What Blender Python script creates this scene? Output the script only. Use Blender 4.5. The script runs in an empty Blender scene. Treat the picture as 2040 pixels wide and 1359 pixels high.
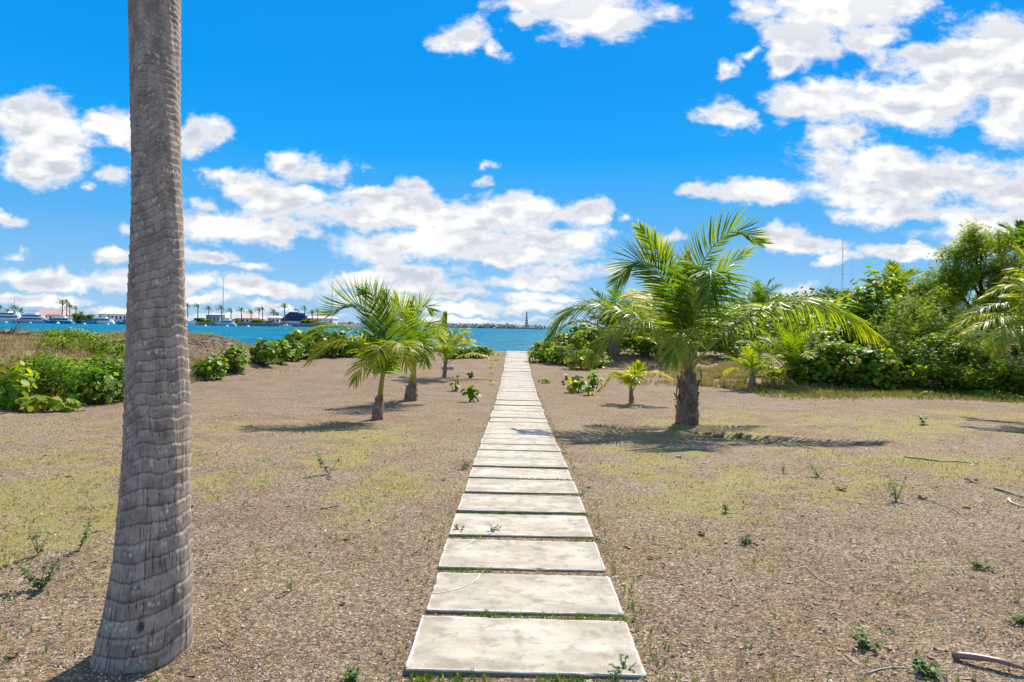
import bpy, math, random
import numpy as np

# ------------------------------------------------------------------ camera, world, sun, exposure
scene = bpy.context.scene
col = scene.collection
F = 1360.0                 # focal length in photograph pixels (24 mm on a 36 mm frame)
ROLL = math.radians(0.8)
CAM = np.array([0.0, 0.0, 1.637])
CR, SR = math.cos(ROLL), math.sin(ROLL)

from mathutils import Matrix, Vector
cam_data = bpy.data.cameras.new('camera')
cam_data.sensor_width = 36.0
cam_data.lens = 24.0
cam_data.shift_y = -30.5 / 2040.0
cam_data.clip_start = 0.05
cam_data.clip_end = 30000.0
cam = bpy.data.objects.new('camera', cam_data)
col.objects.link(cam)
cam.matrix_world = Matrix(((CR, -SR, 0, CAM[0]), (0, 0, -1, CAM[1]), (SR, CR, 0, CAM[2]), (0, 0, 0, 1)))
scene.camera = cam

SUN_TO = np.array([0.47, 1.0, 0.0]); SUN_TO /= np.linalg.norm(SUN_TO)
SUN_EL = math.radians(46.5)
SKY_STRENGTH = 0.10
scene.view_settings.view_transform = 'Standard'
scene.view_settings.look = 'None'
scene.view_settings.gamma = 1.0
scene.view_settings.use_curve_mapping = False
scene.view_settings.exposure = 0.60

sun_data = bpy.data.lights.new('sun', 'SUN')
sun_data.energy = 5.0
sun_data.angle = math.radians(0.53)
sun_data.color = (1.0, 0.94, 0.83)
sun = bpy.data.objects.new('sun', sun_data)
sd = Vector((SUN_TO[0] * math.cos(SUN_EL), SUN_TO[1] * math.cos(SUN_EL), math.sin(SUN_EL)))
sun.rotation_euler = sd.to_track_quat('Z', 'Y').to_euler()
col.objects.link(sun)

world = bpy.data.worlds.new('World')
scene.world = world
world.use_nodes = True

class NT:
    """small helper around a node tree"""
    def __init__(self, tree):
        self.t = tree; tree.nodes.clear()
    def n(self, typ, **kw):
        nd = self.t.nodes.new(typ)
        for k, v in kw.items(): setattr(nd, k, v)
        return nd
    def l(self, a, b): self.t.links.new(a, b)
    def put(self, sock, v):
        if isinstance(v, bpy.types.NodeSocket): self.l(v, sock)
        else: sock.default_value = v
    def m(self, op, a, b=None, c=None, clamp=False):
        nd = self.n('ShaderNodeMath', operation=op, use_clamp=clamp)
        self.put(nd.inputs[0], a)
        if b is not None: self.put(nd.inputs[1], b)
        if c is not None: self.put(nd.inputs[2], c)
        return nd.outputs[0]
    def vm(self, op, a, b=None, c=None):
        nd = self.n('ShaderNodeVectorMath', operation=op)
        self.put(nd.inputs[0], a)
        if b is not None: self.put(nd.inputs[1], b)
        if c is not None: self.put(nd.inputs[2], c)
        return nd.outputs['Value'] if op in ('LENGTH', 'DOT_PRODUCT', 'DISTANCE') else nd.outputs[0]
    def xyz(self, v):
        nd = self.n('ShaderNodeSeparateXYZ'); self.l(v, nd.inputs[0]); return nd.outputs
    def comb(self, x, y, z):
        nd = self.n('ShaderNodeCombineXYZ')
        for i, v in enumerate((x, y, z)): self.put(nd.inputs[i], v)
        return nd.outputs[0]
    def noise(self, v, scale, detail=4, rough=0.55, dist=0.0, color=False):
        nd = self.n('ShaderNodeTexNoise')
        if v is not None: self.l(v, nd.inputs['Vector'])
        nd.inputs['Scale'].default_value = scale; nd.inputs['Detail'].default_value = detail
        nd.inputs['Roughness'].default_value = rough; nd.inputs['Distortion'].default_value = dist
        return nd.outputs['Color' if color else 'Fac']
    def smooth(self, v, a, b, lo=0.0, hi=1.0):
        nd = self.n('ShaderNodeMapRange', interpolation_type='SMOOTHSTEP')
        self.put(nd.inputs['Value'], v)
        nd.inputs['From Min'].default_value = a; nd.inputs['From Max'].default_value = b
        nd.inputs['To Min'].default_value = lo; nd.inputs['To Max'].default_value = hi
        return nd.outputs['Result']
    def mix(self, f, a, b, typ='MIX'):
        nd = self.n('ShaderNodeMix', data_type='RGBA', blend_type=typ)
        self.put(nd.inputs[0], f); self.put(nd.inputs[6], a); self.put(nd.inputs[7], b)
        return nd.outputs[2]
    def ramp(self, f, stops, interp='LINEAR'):
        nd = self.n('ShaderNodeValToRGB'); r = nd.color_ramp; r.interpolation = interp
        while len(r.elements) < len(stops): r.elements.new(0.5)
        for e, (p, c) in zip(r.elements, stops):
            e.position = p; e.color = (*c, 1.0) if len(c) == 3 else c
        self.put(nd.inputs[0], f); return nd.outputs[0]

# --- the sky: Nishita with broken fair-weather clouds that live in world direction space
w = NT(world.node_tree)
sky = w.n('ShaderNodeTexSky', sky_type='NISHITA')
sky.sun_disc = False
sky.sun_elevation = SUN_EL
sky.sun_rotation = math.atan2(SUN_TO[0], SUN_TO[1])
sky.altitude = 0.0; sky.air_density = 1.0; sky.dust_density = 0.3; sky.ozone_density = 2.0
D = w.n('ShaderNodeTexCoord').outputs['Generated']
dx, dy, dz = w.xyz(D)
dyc = w.m('MAXIMUM', dy, 0.15)
P = w.comb(w.m('DIVIDE', dx, dyc), w.m('DIVIDE', dz, dyc), 0.0)
# low clouds are seen more edge-on: noise is stretched sideways near the horizon
CLOUDS = [  # centre x, centre y, half width, half height in the view's tangent plane (written in photo pixels)
 (1175, 20, 135, 55), (1080, -5, 90, 40), (1240, 25, 62, 38), (940, 72, 66, 32), (985, 95, 28, 25), (1040, 45, 40, 16),
 (1680, 15, 165, 62), (1600, 85, 75, 42), (1570, 130, 40, 30), (1925, 150, 160, 95), (1990, 95, 90, 60), (1790, 205, 190, 55), (1620, 205, 105, 40),
 (1690, 265, 80, 30), (2010, 215, 80, 62), (1455, 228, 62, 32), (1840, 120, 90, 28), (1740, 75, 80, 30),
 (1780, 325, 160, 38), (1900, 350, 190, 45), (1760, 385, 160, 34), (1800, 425, 140, 26), (1500, 385, 110, 25), (1380, 382, 34, 13), (2020, 375, 90, 50),
 (1590, 490, 78, 22), (1560, 470, 48, 16), (1655, 528, 24, 10), (1950, 470, 105, 34), (1830, 505, 120, 16), (2010, 445, 70, 26), (1350, 468, 22, 7), (1590, 577, 36, 12), (1690, 515, 20, 9),
 (580, 320, 46, 26), (640, 345, 80, 32), (500, 370, 78, 30), (440, 352, 26, 14), (590, 395, 120, 30), (820, 372, 34, 20), (760, 395, 90, 26), (760, 430, 190, 34), (440, 450, 150, 34),
 (545, 455, 90, 26), (930, 440, 190, 38), (1040, 420, 110, 34), (1165, 420, 40, 22), (890, 490, 220, 30), (1090, 478, 105, 26), (1020, 512, 160, 20),
 (850, 545, 90, 20), (800, 565, 160, 20), (1060, 560, 110, 16), (1130, 540, 90, 18), (900, 580, 90, 9), (1050, 590, 85, 12), (1040, 612, 100, 14), (900, 610, 110, 12), (760, 600, 80, 16), (950, 638, 200, 7),
 (50, 245, 105, 52), (120, 270, 75, 26), (70, 325, 100, 44), (150, 300, 30, 16), (215, 245, 60, 30), (230, 345, 38, 18), (395, 270, 62, 34), (425, 255, 24, 14), (300, 270, 60, 34),
 (185, 372, 18, 5), (22, 522, 34, 10), (230, 508, 48, 17), (410, 505, 58, 14), (110, 558, 150, 22), (250, 560, 60, 22), (80, 600, 85, 14), (400, 562, 50, 20), (520, 570, 105, 19), (395, 595, 60, 8),
 (550, 608, 60, 9), (393, 413, 34, 12), (245, 452, 22, 10), (515, 528, 24, 5), (955, 340, 18, 8), (967, 363, 16, 6), (1243, 430, 18, 9), (1440, 132, 18, 16), (1488, 106, 18, 10),
 (20, 447, 30, 9), (245, 622, 60, 6), (430, 628, 140, 7),
]
warp = w.noise(P, 9.0, 4, 0.6, color=True)
warp2 = w.noise(P, 42.0, 3, 0.6, color=True)
Pw = w.vm('ADD', P, w.vm('MULTIPLY', w.vm('SUBTRACT', warp, (0.5, 0.5, 0.5)), (0.105, 0.05, 0.0)))
Pw = w.vm('ADD', Pw, w.vm('MULTIPLY', w.vm('SUBTRACT', warp2, (0.5, 0.5, 0.5)), (0.022, 0.018, 0.0)))
field = None
for (cx_, cy_, rx_, ry_) in CLOUDS:
    a_ = (cx_ - 1020) / F; b_ = -(cy_ - 649) / F
    wx = CR * a_ - SR * b_; wz = SR * a_ + CR * b_
    kx, ky = F / rx_, F / ry_
    q = w.vm('LENGTH', w.vm('MULTIPLY_ADD', Pw, (kx, ky, 0.0), (-wx * kx, -wz * ky, 0.0)))
    # distance to the rim measured in tangent units so that small and large clouds have equally crisp rims
    wt_ = min(1.0, (math.sqrt(rx_ * ry_) / 38.0) ** 0.8)
    q = w.m('MULTIPLY_ADD', q, -wt_, wt_)
    if field is None: field = q
    else: field = w.m('SMOOTH_MAX', field, q, 0.12)
Pn = w.vm('MULTIPLY', P, (0.62, 1.0, 1.0))
nz = w.noise(Pn, 20.0, 12, 0.63, 0.1)
nz1 = w.noise(Pn, 15.0, 4, 0.5)
nz2 = w.noise(w.vm('ADD', Pn, (0.005, -0.014, 0.0)), 15.0, 4, 0.5)
nlo = w.noise(Pn, 7.0, 3, 0.5)
dens = w.m('ADD', w.m('ADD', field, 0.08), w.m('ADD', w.m('MULTIPLY', w.m('SUBTRACT', nz, 0.50), 2.8), w.m('MULTIPLY', w.m('SUBTRACT', nlo, 0.50), 0.9)))
a_in = w.smooth(dens, -0.24, 0.52)
# away from the photographed quarter of the sky: free-running cloud, cover raised to whiten the light in the shadows
dzz = w.m('ADD', w.m('MAXIMUM', dz, 0.0), 0.12)
Q = w.comb(w.m('DIVIDE', dx, dzz), w.m('DIVIDE', dy, dzz), 0.0)
ng = w.noise(Q, 1.3, 8, 0.6)
a_out = w.smooth(ng, 0.49, 0.60)
px_, py_, pz_ = w.xyz(P)
inside = w.m('MULTIPLY', w.smooth(w.m('ABSOLUTE', px_), 0.80, 1.0, 1.0, 0.0), w.smooth(py_, 0.52, 0.66, 1.0, 0.0))
inside = w.m('MULTIPLY', inside, w.smooth(dy, 0.15, 0.3))
alpha = w.m('ADD', w.m('MULTIPLY', a_in, inside), w.m('MULTIPLY', a_out, w.m('SUBTRACT', 1.0, inside)))
alpha = w.m('MULTIPLY', alpha, w.smooth(dz, -0.01, 0.012))
# sun-lit tops, faintly lilac bases
relief = w.m('SUBTRACT', nz1, nz2)
broad = w.noise(w.vm('MULTIPLY', P, (1.0, 2.4, 1.0)), 11.0, 3, 0.5)
lit = w.smooth(w.m('ADD', w.m('MULTIPLY', relief, 2.6), w.m('MULTIPLY', w.m('SUBTRACT', broad, 0.5), 1.6)), -0.28, 0.28)
lit = w.m('MAXIMUM', lit, w.smooth(dens, 0.9, 0.3, 0.0, 0.55))
lit = w.m('MAXIMUM', lit, w.smooth(py_, 0.36, 0.5, 0.0, 0.6))
ccol = w.mix(lit, (4.1, 4.4, 5.05, 1), (7.0, 6.95, 6.85, 1))
# the air: clean Nishita blue, deepened like the photograph's
hs = w.n('ShaderNodeHueSaturation'); hs.inputs['Saturation'].default_value = 1.25; hs.inputs['Value'].default_value = 1.0; hs.inputs['Hue'].default_value = 0.5
w.l(sky.outputs[0], hs.inputs['Color'])
SKYTINT = (0.72, 0.97, 1.28, 1)
blue = w.mix(1.0, hs.outputs[0], SKYTINT, 'MULTIPLY')
polar = w.ramp(w.m('MAXIMUM', dz, 0.0), [(0.0, (0.26, 0.40, 0.56)), (0.05, (0.185, 0.375, 0.59)), (0.14, (0.07, 0.30, 0.60)), (0.24, (0.005, 0.255, 0.63)), (0.33, (0.0, 0.215, 0.605)), (0.6, (0.0, 0.185, 0.56)), (1.0, (0.0, 0.15, 0.50))])
blue = w.mix(0.96, blue, w.vm('MULTIPLY', polar, (10.0, 10.0, 10.0)))
blue = w.vm('MAXIMUM', blue, (0.0, 0.0, 0.0))
allc = w.mix(alpha, blue, ccol)
bg = w.n('ShaderNodeBackground'); w.l(allc, bg.inputs[0]); bg.inputs[1].default_value = SKY_STRENGTH
wo = w.n('ShaderNodeOutputWorld'); w.l(bg.outputs[0], wo.inputs[0])
world.cycles.sampling_method = 'MANUAL'; world.cycles.sample_map_resolution = 512
scene.cycles.max_bounces = 8
scene.cycles.transparent_max_bounces = 8

# ------------------------------------------------------------------ numbers: noise, projection, terrain
rng = np.random.default_rng(7)
def hash2(ix, iy, s):
    n = (ix.astype(np.int64) * 374761393 + iy.astype(np.int64) * 668265263 + s * 1274126177) & 0x7fffffff
    n = ((n ^ (n >> 13)) * 1103515245) & 0x7fffffff
    n = ((n ^ (n >> 11)) * 12345677) & 0x7fffffff
    return ((n ^ (n >> 16)) & 0xffff) / 65535.0
def vnoise(x, y, s=0):
    x = np.asarray(x, float); y = np.asarray(y, float)
    ix = np.floor(x); iy = np.floor(y); fx = x - ix; fy = y - iy
    fx = fx * fx * (3 - 2 * fx); fy = fy * fy * (3 - 2 * fy)
    a = hash2(ix, iy, s); b = hash2(ix + 1, iy, s); c = hash2(ix, iy + 1, s); d = hash2(ix + 1, iy + 1, s)
    return (a * (1 - fx) + b * fx) * (1 - fy) + (c * (1 - fx) + d * fx) * fy
def fbm(x, y, s=0, o=4):
    t = 0; amp = 0.5; k = 1.0; tot = 0
    for i in range(o):
        t = t + amp * vnoise(np.asarray(x) * k + 13.7 * i, np.asarray(y) * k + 7.1 * i, s + i); tot += amp; amp *= 0.5; k *= 2.03
    return t / tot
def sst(v, a, b):
    t = np.clip((np.asarray(v, float) - a) / (b - a), 0, 1); return t * t * (3 - 2 * t)

_ty = np.linspace(-40, 200, 4801)
_tz = np.interp(_ty, [-40, 0, 3.2, 6.5, 8, 9.1, 12, 15, 20, 28, 33.5, 38.8, 40, 200], [0, 0, 0, -.01, -.04, -.08, -.22, -.29, -.37, -.30, -.10, .18, .2, .2])
_k = np.exp(-0.5 * (np.arange(-40, 41) / 16.0) ** 2); _k /= _k.sum()
_tz = np.convolve(np.pad(_tz, 40, 'edge'), _k, 'valid')
def pathz(y): return np.interp(y, _ty, _tz)
def shore_y(x):
    x = np.asarray(x, float)
    return 39.4 + 95 * sst(x, 5, 22) - 3.5 * sst(-x, 8, 12) + 0.7 * (vnoise(x * 0.5, x * 0 + 3.0, 5) - 0.5)
def H(x, y):
    x = np.asarray(x, float); y = np.asarray(y, float)
    z = pathz(y) - 0.016
    wob = fbm(x * 0.35, y * 0.35, 11, 3) - 0.5
    side = sst(np.abs(x - 0.1), 0.75, 2.5)
    z = z + wob * 0.10 * side + (fbm(x * 2.2, y * 2.2, 21, 3) - 0.5) * 0.05 * (0.25 + 0.75 * side) + (fbm(x * 5.5, y * 5.5, 23, 2) - 0.5) * 0.034 * side
    edge = -9.3 - 0.08 * (y - 14)
    left = sst(edge - x, 0.0, 6.5) * sst(y, 9, 17)
    z = z + left * (1.22 - 0.12 * np.sin(x * 0.5)) * (1 - 0.25 * sst(y, 20, 36)) + left * (fbm(x * 0.8, y * 0.8, 31, 3) - 0.5) * 0.35
    z = z + 1.02 * np.exp(-(((x + 12.0) / 1.45) ** 2 + ((y - 28.0) / 2.6) ** 2)) * (0.9 + 0.3 * fbm(x * 2, y * 2, 5, 3))
    z = z + 0.62 * np.exp(-(((x + 14.6) / 1.3) ** 2 + ((y - 28.5) / 2.4) ** 2)) * (0.9 + 0.3 * fbm(x * 2, y * 2, 6, 3))
    right = sst(x, 7, 14) * sst(y, 26, 60)
    z = z + right * 0.25
    sh = shore_y(x)
    z = z - sst(y - sh, 0.0, 5.0) * 3.0
    z = z - sst(-x, 46, 60) * 4 * sst(y, 10, 16)
    return z
def ray(px, py):
    a = (px - 1020) / F; b = -(py - 649) / F
    return np.array([CR * a - SR * b, 1.0, SR * a + CR * b])
def PT(px, py, Y): return CAM + ray(px, py) * Y
def hit(px, py):
    """where the line of sight through a point of the photograph meets the ground"""
    d = ray(px, py); t = np.arange(1.0, 140.0, 0.02)
    g = CAM[2] + d[2] * t - H(d[0] * t, t)
    i = int(np.argmax(g < 0))
    if g[i] >= 0: i = len(t) - 1
    Y = t[i]; x = d[0] * Y
    return np.array([x, Y, float(H(x, Y))])
def ground(x, y): return np.array([x, y, float(H(x, y))])

# ------------------------------------------------------------------ mesh building
class MB:
    def __init__(s): s.v = []; s.loops = []; s.tot = []; s.mi = []; s.nv = 0; s.att = []
    def add(s, V, faces, tint=0.5, mi=0):
        V = np.asarray(V, float).reshape(-1, 3)
        if isinstance(faces, np.ndarray):
            s.loops.append((faces + s.nv).ravel()); s.tot.append(np.full(len(faces), faces.shape[1])); nf = len(faces)
        else:
            nf = len(faces)
            s.loops.append(np.array([i for f in faces for i in f], int) + s.nv); s.tot.append(np.array([len(f) for f in faces], int))
        s.mi.append(np.full(nf, mi, int))
        s.att.append(np.broadcast_to(np.asarray(tint, float), (len(V),)).copy())
        s.v.append(V); s.nv += len(V)
        return s
    def box(s, c, d, tint=0.5, mi=0, rz=0.0, taper=1.0):
        x, y, z = [k / 2 for k in d]
        V = np.array([[-x, -y, -z], [x, -y, -z], [x, y, -z], [-x, y, -z], [-x * taper, -y * taper, z], [x * taper, -y * taper, z], [x * taper, y * taper, z], [-x * taper, y * taper, z]])
        cc, ss = math.cos(rz), math.sin(rz)
        V = V @ np.array([[cc, ss, 0], [-ss, cc, 0], [0, 0, 1]]) + np.array(c)
        return s.add(V, [(3, 2, 1, 0), (4, 5, 6, 7), (0, 1, 5, 4), (1, 2, 6, 5), (2, 3, 7, 6), (3, 0, 4, 7)], tint, mi)
    def tube(s, pts, rad, seg=6, tint=0.5, mi=0, cap=True, flat=1.0):
        pts = np.asarray(pts, float); n = len(pts)
        rad = np.broadcast_to(np.asarray(rad, float), (n,))
        t = np.gradient(pts, axis=0); t /= np.linalg.norm(t, axis=1)[:, None] + 1e-9
        ref = np.array([0, 0, 1.0]) if abs(t[:, 2].mean()) < 0.8 else np.array([1.0, 0, 0])
        b = np.cross(t, ref); b /= np.linalg.norm(b, axis=1)[:, None] + 1e-9
        nn = np.cross(b, t)
        a = np.arange(seg) * 2 * math.pi / seg
        V = pts[:, None, :] + rad[:, None, None] * (np.cos(a)[None, :, None] * b[:, None, :] + flat * np.sin(a)[None, :, None] * nn[:, None, :])
        i = np.arange(n - 1)[:, None] * seg; j = np.arange(seg)[None, :]; j2 = (j + 1) % seg
        f = np.stack([i + j, i + j2, i + seg + j2, i + seg + j], -1).reshape(-1, 4)
        tt = np.repeat(np.broadcast_to(np.asarray(tint, float), (n,)), seg)
        s.add(V.reshape(-1, 3), f, tt, mi)
        if cap:
            base = s.nv - n * seg
            s.loops.append(np.arange(seg)[::-1] + base); s.loops.append(np.arange(seg) + base + (n - 1) * seg)
            s.tot.append(np.array([seg, seg])); s.mi.append(np.array([mi, mi]))
        return s
    def scatter(s, T, faces, R, pos, tint=0.5, mi=0, tt=None):
        """many copies of one small template: T (n,3), R (N,3,3) rows = image of the axes, pos (N,3)"""
        T = np.asarray(T, float); N = len(pos); n = len(T)
        if N == 0: return s
        V = np.einsum('ij,njk->nik', T, R) + np.asarray(pos)[:, None, :]
        faces = np.asarray(faces)
        f = (faces[None] + (np.arange(N) * n)[:, None, None]).reshape(-1, faces.shape[1])
        t = np.repeat(np.broadcast_to(np.asarray(tint, float), (N,)), n)
        if tt is not None: t = t + np.tile(tt, N)
        return s.add(V.reshape(-1, 3), f, t, mi)
    def mesh(s, name, mats, smooth=False):
        me = bpy.data.meshes.new(name)
        V = np.concatenate(s.v); L = np.concatenate(s.loops).astype(np.int32); T = np.concatenate(s.tot).astype(np.int32)
        me.vertices.add(len(V)); me.vertices.foreach_set('co', V.astype(np.float32).ravel())
        me.loops.add(len(L)); me.loops.foreach_set('vertex_index', L)
        st = np.zeros(len(T), np.int32); st[1:] = np.cumsum(T)[:-1]
        me.polygons.add(len(T)); me.polygons.foreach_set('loop_start', st); me.polygons.foreach_set('loop_total', T)
        for m_ in (mats if isinstance(mats, (list, tuple)) else [mats]): me.materials.append(m_)
        me.polygons.foreach_set('material_index', np.concatenate(s.mi).astype(np.int32))
        me.polygons.foreach_set('use_smooth', np.full(len(T), smooth))
        at = me.attributes.new('tint', 'FLOAT', 'POINT'); at.data.foreach_set('value', np.concatenate(s.att).astype(np.float32))
        me.update(calc_edges=True); me.validate()
        return me
    def obj(s, name, mats, parent=None, smooth=False, origin=None):
        if origin is not None:
            o_ = np.asarray(origin, float); s.v = [v - o_ for v in s.v]
        o = bpy.data.objects.new(name, s.mesh(name, mats, smooth)); col.objects.link(o)
        if origin is not None: o.location = tuple(float(k) for k in origin)
        if parent is not None:
            o.parent = parent
            if origin is not None: o.location = Vector(tuple(float(k) for k in origin)) - parent.location
        return o

def tag(o, label=None, cat=None, group=None, kind=None):
    if label: o['label'] = label
    if cat: o['category'] = cat
    if group: o['group'] = group
    if kind: o['kind'] = kind
    return o
def empty(name, loc, label=None, cat=None, group=None, kind=None):
    o = bpy.data.objects.new(name, None); col.objects.link(o); o.location = tuple(float(k) for k in loc)
    o.empty_display_size = 0.2
    return tag(o, label, cat, group, kind)
def part(mb, name, mats, parent, smooth=False):
    """mesh given in world coordinates, hung under an unrotated parent"""
    o = mb.obj(name, mats, None, smooth)
    o.parent = parent
    p = parent; off = Vector((0, 0, 0))
    while p is not None: off += p.location; p = p.parent
    me = o.data; me.transform(Matrix.Translation(-off))
    return o
def link_mesh(name, me, parent, loc=(0, 0, 0)):
    o = bpy.data.objects.new(name, me); col.objects.link(o); o.parent = parent; o.location = loc; return o
def copy_tree(o, parent=None):
    c = o.copy(); col.objects.link(c); c.parent = parent
    for ch in o.children: copy_tree(ch, c)
    return c
def rotmats(n, r, up=None, tilt=1.0):
    """random orthonormal frames; rows are the images of x, y, z"""
    z = r.normal(size=(n, 3)); z /= np.linalg.norm(z, axis=1)[:, None]
    if up is not None:
        z = z * tilt + up; z /= np.linalg.norm(z, axis=1)[:, None] + 1e-9
    h = r.normal(size=(n, 3)); x = np.cross(h, z); x /= np.linalg.norm(x, axis=1)[:, None] + 1e-9
    y = np.cross(z, x)
    return np.stack([x, y, z], 1)

# ------------------------------------------------------------------ materials
def new_mat(name):
    m = bpy.data.materials.new(name); m.use_nodes = True
    return m, NT(m.node_tree)
def finish(nt, shader):
    o = nt.n('ShaderNodeOutputMaterial'); nt.l(shader, o.inputs[0])
def principled(nt, color, rough=0.7, spec=0.5, metal=0.0, normal=None):
    p = nt.n('ShaderNodeBsdfPrincipled')
    nt.put(p.inputs['Base Color'], color); nt.put(p.inputs['Roughness'], rough)
    p.inputs['Specular IOR Level'].default_value = spec; p.inputs['Metallic'].default_value = metal
    if normal is not None: nt.l(normal, p.inputs['Normal'])
    return p.outputs[0]
def bump(nt, h, dist, strength=1.0):
    b = nt.n('ShaderNodeBump'); b.inputs['Distance'].default_value = dist; b.inputs['Strength'].default_value = strength
    nt.l(h, b.inputs['Height']); return b.outputs[0]
def attr(nt, name='tint'):
    a = nt.n('ShaderNodeAttribute'); a.attribute_name = name; return a.outputs['Fac']
def objco(nt): return nt.n('ShaderNodeTexCoord').outputs['Object']
def geopos(nt): return nt.n('ShaderNodeNewGeometry').outputs['Position']

def leaf_material(name, stops, rough=0.42, trans=0.38, glow=(1.25, 1.2, 0.5), spec=0.5, patch=3.0):
    m, nt = new_mat(name)
    p = geopos(nt)
    n1 = nt.noise(p, patch, 3, 0.6); n2 = nt.noise(p, patch * 9, 2, 0.6)
    t = nt.m('ADD', attr(nt), nt.m('ADD', nt.m('MULTIPLY', nt.m('SUBTRACT', n1, 0.5), 0.35), nt.m('MULTIPLY', nt.m('SUBTRACT', n2, 0.5), 0.18)))
    c = nt.ramp(t, stops)
    pr = principled(nt, c, rough, spec)
    tr = nt.n('ShaderNodeBsdfTranslucent'); nt.l(nt.mix(1.0, c, (*glow, 1), 'MULTIPLY'), tr.inputs[0])
    mx = nt.n('ShaderNodeMixShader'); mx.inputs[0].default_value = trans
    nt.l(pr, mx.inputs[1]); nt.l(tr.outputs[0], mx.inputs[2])
    finish(nt, mx.outputs[0]); return m
M = {}
M['palm'] = leaf_material('palm_leaf', [(0.0, (0.032, 0.07, 0.014)), (0.35, (0.085, 0.165, 0.012)), (0.6, (0.21, 0.285, 0.012)), (0.8, (0.40, 0.36, 0.02)), (1.0, (0.48, 0.33, 0.15))], 0.45, 0.52, (2.0, 1.85, 0.4), 0.3)
M['grape'] = leaf_material('sea_grape_leaf', [(0.0, (0.045, 0.11, 0.010)), (0.4, (0.135, 0.25, 0.012)), (0.68, (0.28, 0.35, 0.015)), (0.85, (0.40, 0.33, 0.02)), (1.0, (0.33, 0.10, 0.03))], 0.5, 0.48, (1.8, 1.75, 0.4), 0.3, patch=1.5)
M['feather'] = leaf_material('feathery_leaf', [(0.0, (0.06, 0.125, 0.014)), (0.5, (0.20, 0.31, 0.022)), (0.8, (0.34, 0.40, 0.03)), (1.0, (0.25, 0.2, 0.06))], 0.65, 0.58, (1.6, 1.55, 0.45), 0.2, patch=0.8)
M['weed'] = leaf_material('weed_leaf', [(0.0, (0.05, 0.12, 0.02)), (0.5, (0.12, 0.22, 0.03)), (1.0, (0.30, 0.32, 0.04))], 0.5, 0.45, (1.3, 1.3, 0.5), 0.3, patch=8)
M['grass'] = leaf_material('grass_blade', [(0.0, (0.10, 0.145, 0.02)), (0.45, (0.30, 0.285, 0.04)), (0.75, (0.38, 0.31, 0.11)), (1.0, (0.42, 0.31, 0.20))], 0.6, 0.3, (1.1, 1.1, 0.7), 0.2, patch=2)
M['dryleaf'] = leaf_material('dry_leaf', [(0.0, (0.16, 0.06, 0.03)), (0.5, (0.30, 0.16, 0.08)), (1.0, (0.5, 0.4, 0.28))], 0.6, 0.15, (1.1, 1.0, 0.8), 0.3, patch=20)

def simple(name, c, rough=0.6, spec=0.4, metal=0.0, var=0.12, scale=3.0, bumpd=0.0):
    m, nt = new_mat(name); p = objco(nt)
    n = nt.noise(p, scale, 5, 0.6)
    c2 = tuple(k * (1 - var * 1.6) for k in c) + (1,); c3 = tuple(min(1, k * (1 + var)) for k in c) + (1,)
    colr = nt.mix(nt.smooth(n, 0.3, 0.7), c2, c3)
    nrm = bump(nt, n, bumpd) if bumpd else None
    finish(nt, principled(nt, colr, nt.smooth(n, 0.2, 0.8, rough * 0.9, min(1, rough * 1.1)), spec, metal, nrm)); return m
M['gelcoat'] = simple('white_gelcoat', (0.90, 0.88, 0.85), 0.3, 0.5, var=0.04, scale=0.3)
M['teal_hull'] = simple('teal_hull_paint', (0.02, 0.24, 0.36), 0.3, 0.5, var=0.06, scale=0.3)
M['pale_hull'] = simple('pale_blue_hull_paint', (0.42, 0.58, 0.66), 0.3, 0.5, var=0.05, scale=0.3)
M['navy'] = simple('navy_superstructure_paint', (0.035, 0.075, 0.16), 0.3, 0.5, var=0.1, scale=0.3)
M['boatglass'] = simple('dark_boat_glass', (0.03, 0.035, 0.045), 0.12, 0.6, var=0.1)
M['canvas'] = simple('dark_canvas', (0.03, 0.04, 0.06), 0.8, 0.2)
M['alloy'] = simple('mast_alloy', (0.45, 0.47, 0.48), 0.35, 0.5, 0.6)
M['buoy'] = simple('white_buoy_plastic', (0.8, 0.8, 0.8), 0.4, 0.5, var=0.03)
M['quaystone'] = simple('quay_stone', (0.30, 0.28, 0.26), 0.85, 0.2, var=0.25, scale=0.6)
M['terracotta'] = simple('terracotta_roof', (0.72, 0.42, 0.31), 0.8, 0.2, var=0.15, scale=1.2)
M['peach'] = simple('peach_roof', (0.80, 0.57, 0.46), 0.8, 0.2, var=0.1, scale=1.2)
M['whitewall'] = simple('white_house_wall', (0.85, 0.80, 0.74), 0.8, 0.2, var=0.06, scale=0.5)
M['greywall'] = simple('blue_grey_house_wall', (0.32, 0.38, 0.44), 0.8, 0.2, var=0.06, scale=0.5)
M['darkglass'] = simple('dark_window_glass', (0.04, 0.05, 0.07), 0.15, 0.5)
M['towerwhite'] = simple('tower_white_paint', (0.7, 0.66, 0.66), 0.7, 0.3)
M['towerred'] = simple('tower_red_paint', (0.34, 0.07, 0.09), 0.7, 0.3)
M['rock'] = simple('breakwater_rock', (0.60, 0.50, 0.42), 0.9, 0.2, var=0.45, scale=0.35)
M['concrete_wall'] = simple('sea_wall_concrete', (0.62, 0.59, 0.54), 0.9, 0.2, var=0.12, scale=2.0)
M['wood'] = simple('grey_driftwood', (0.30, 0.24, 0.19), 0.9, 0.2, var=0.3, scale=14, bumpd=0.003)
M['stick'] = simple('dry_stick', (0.42, 0.32, 0.22), 0.9, 0.2, var=0.3, scale=18, bumpd=0.002)
M['twig'] = simple('dark_twig', (0.11, 0.075, 0.05), 0.9, 0.2, var=0.3, scale=10, bumpd=0.003)
M['bleached'] = simple('bleached_wood', (0.62, 0.56, 0.50), 0.9, 0.2, var=0.15, scale=12, bumpd=0.002)
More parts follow.
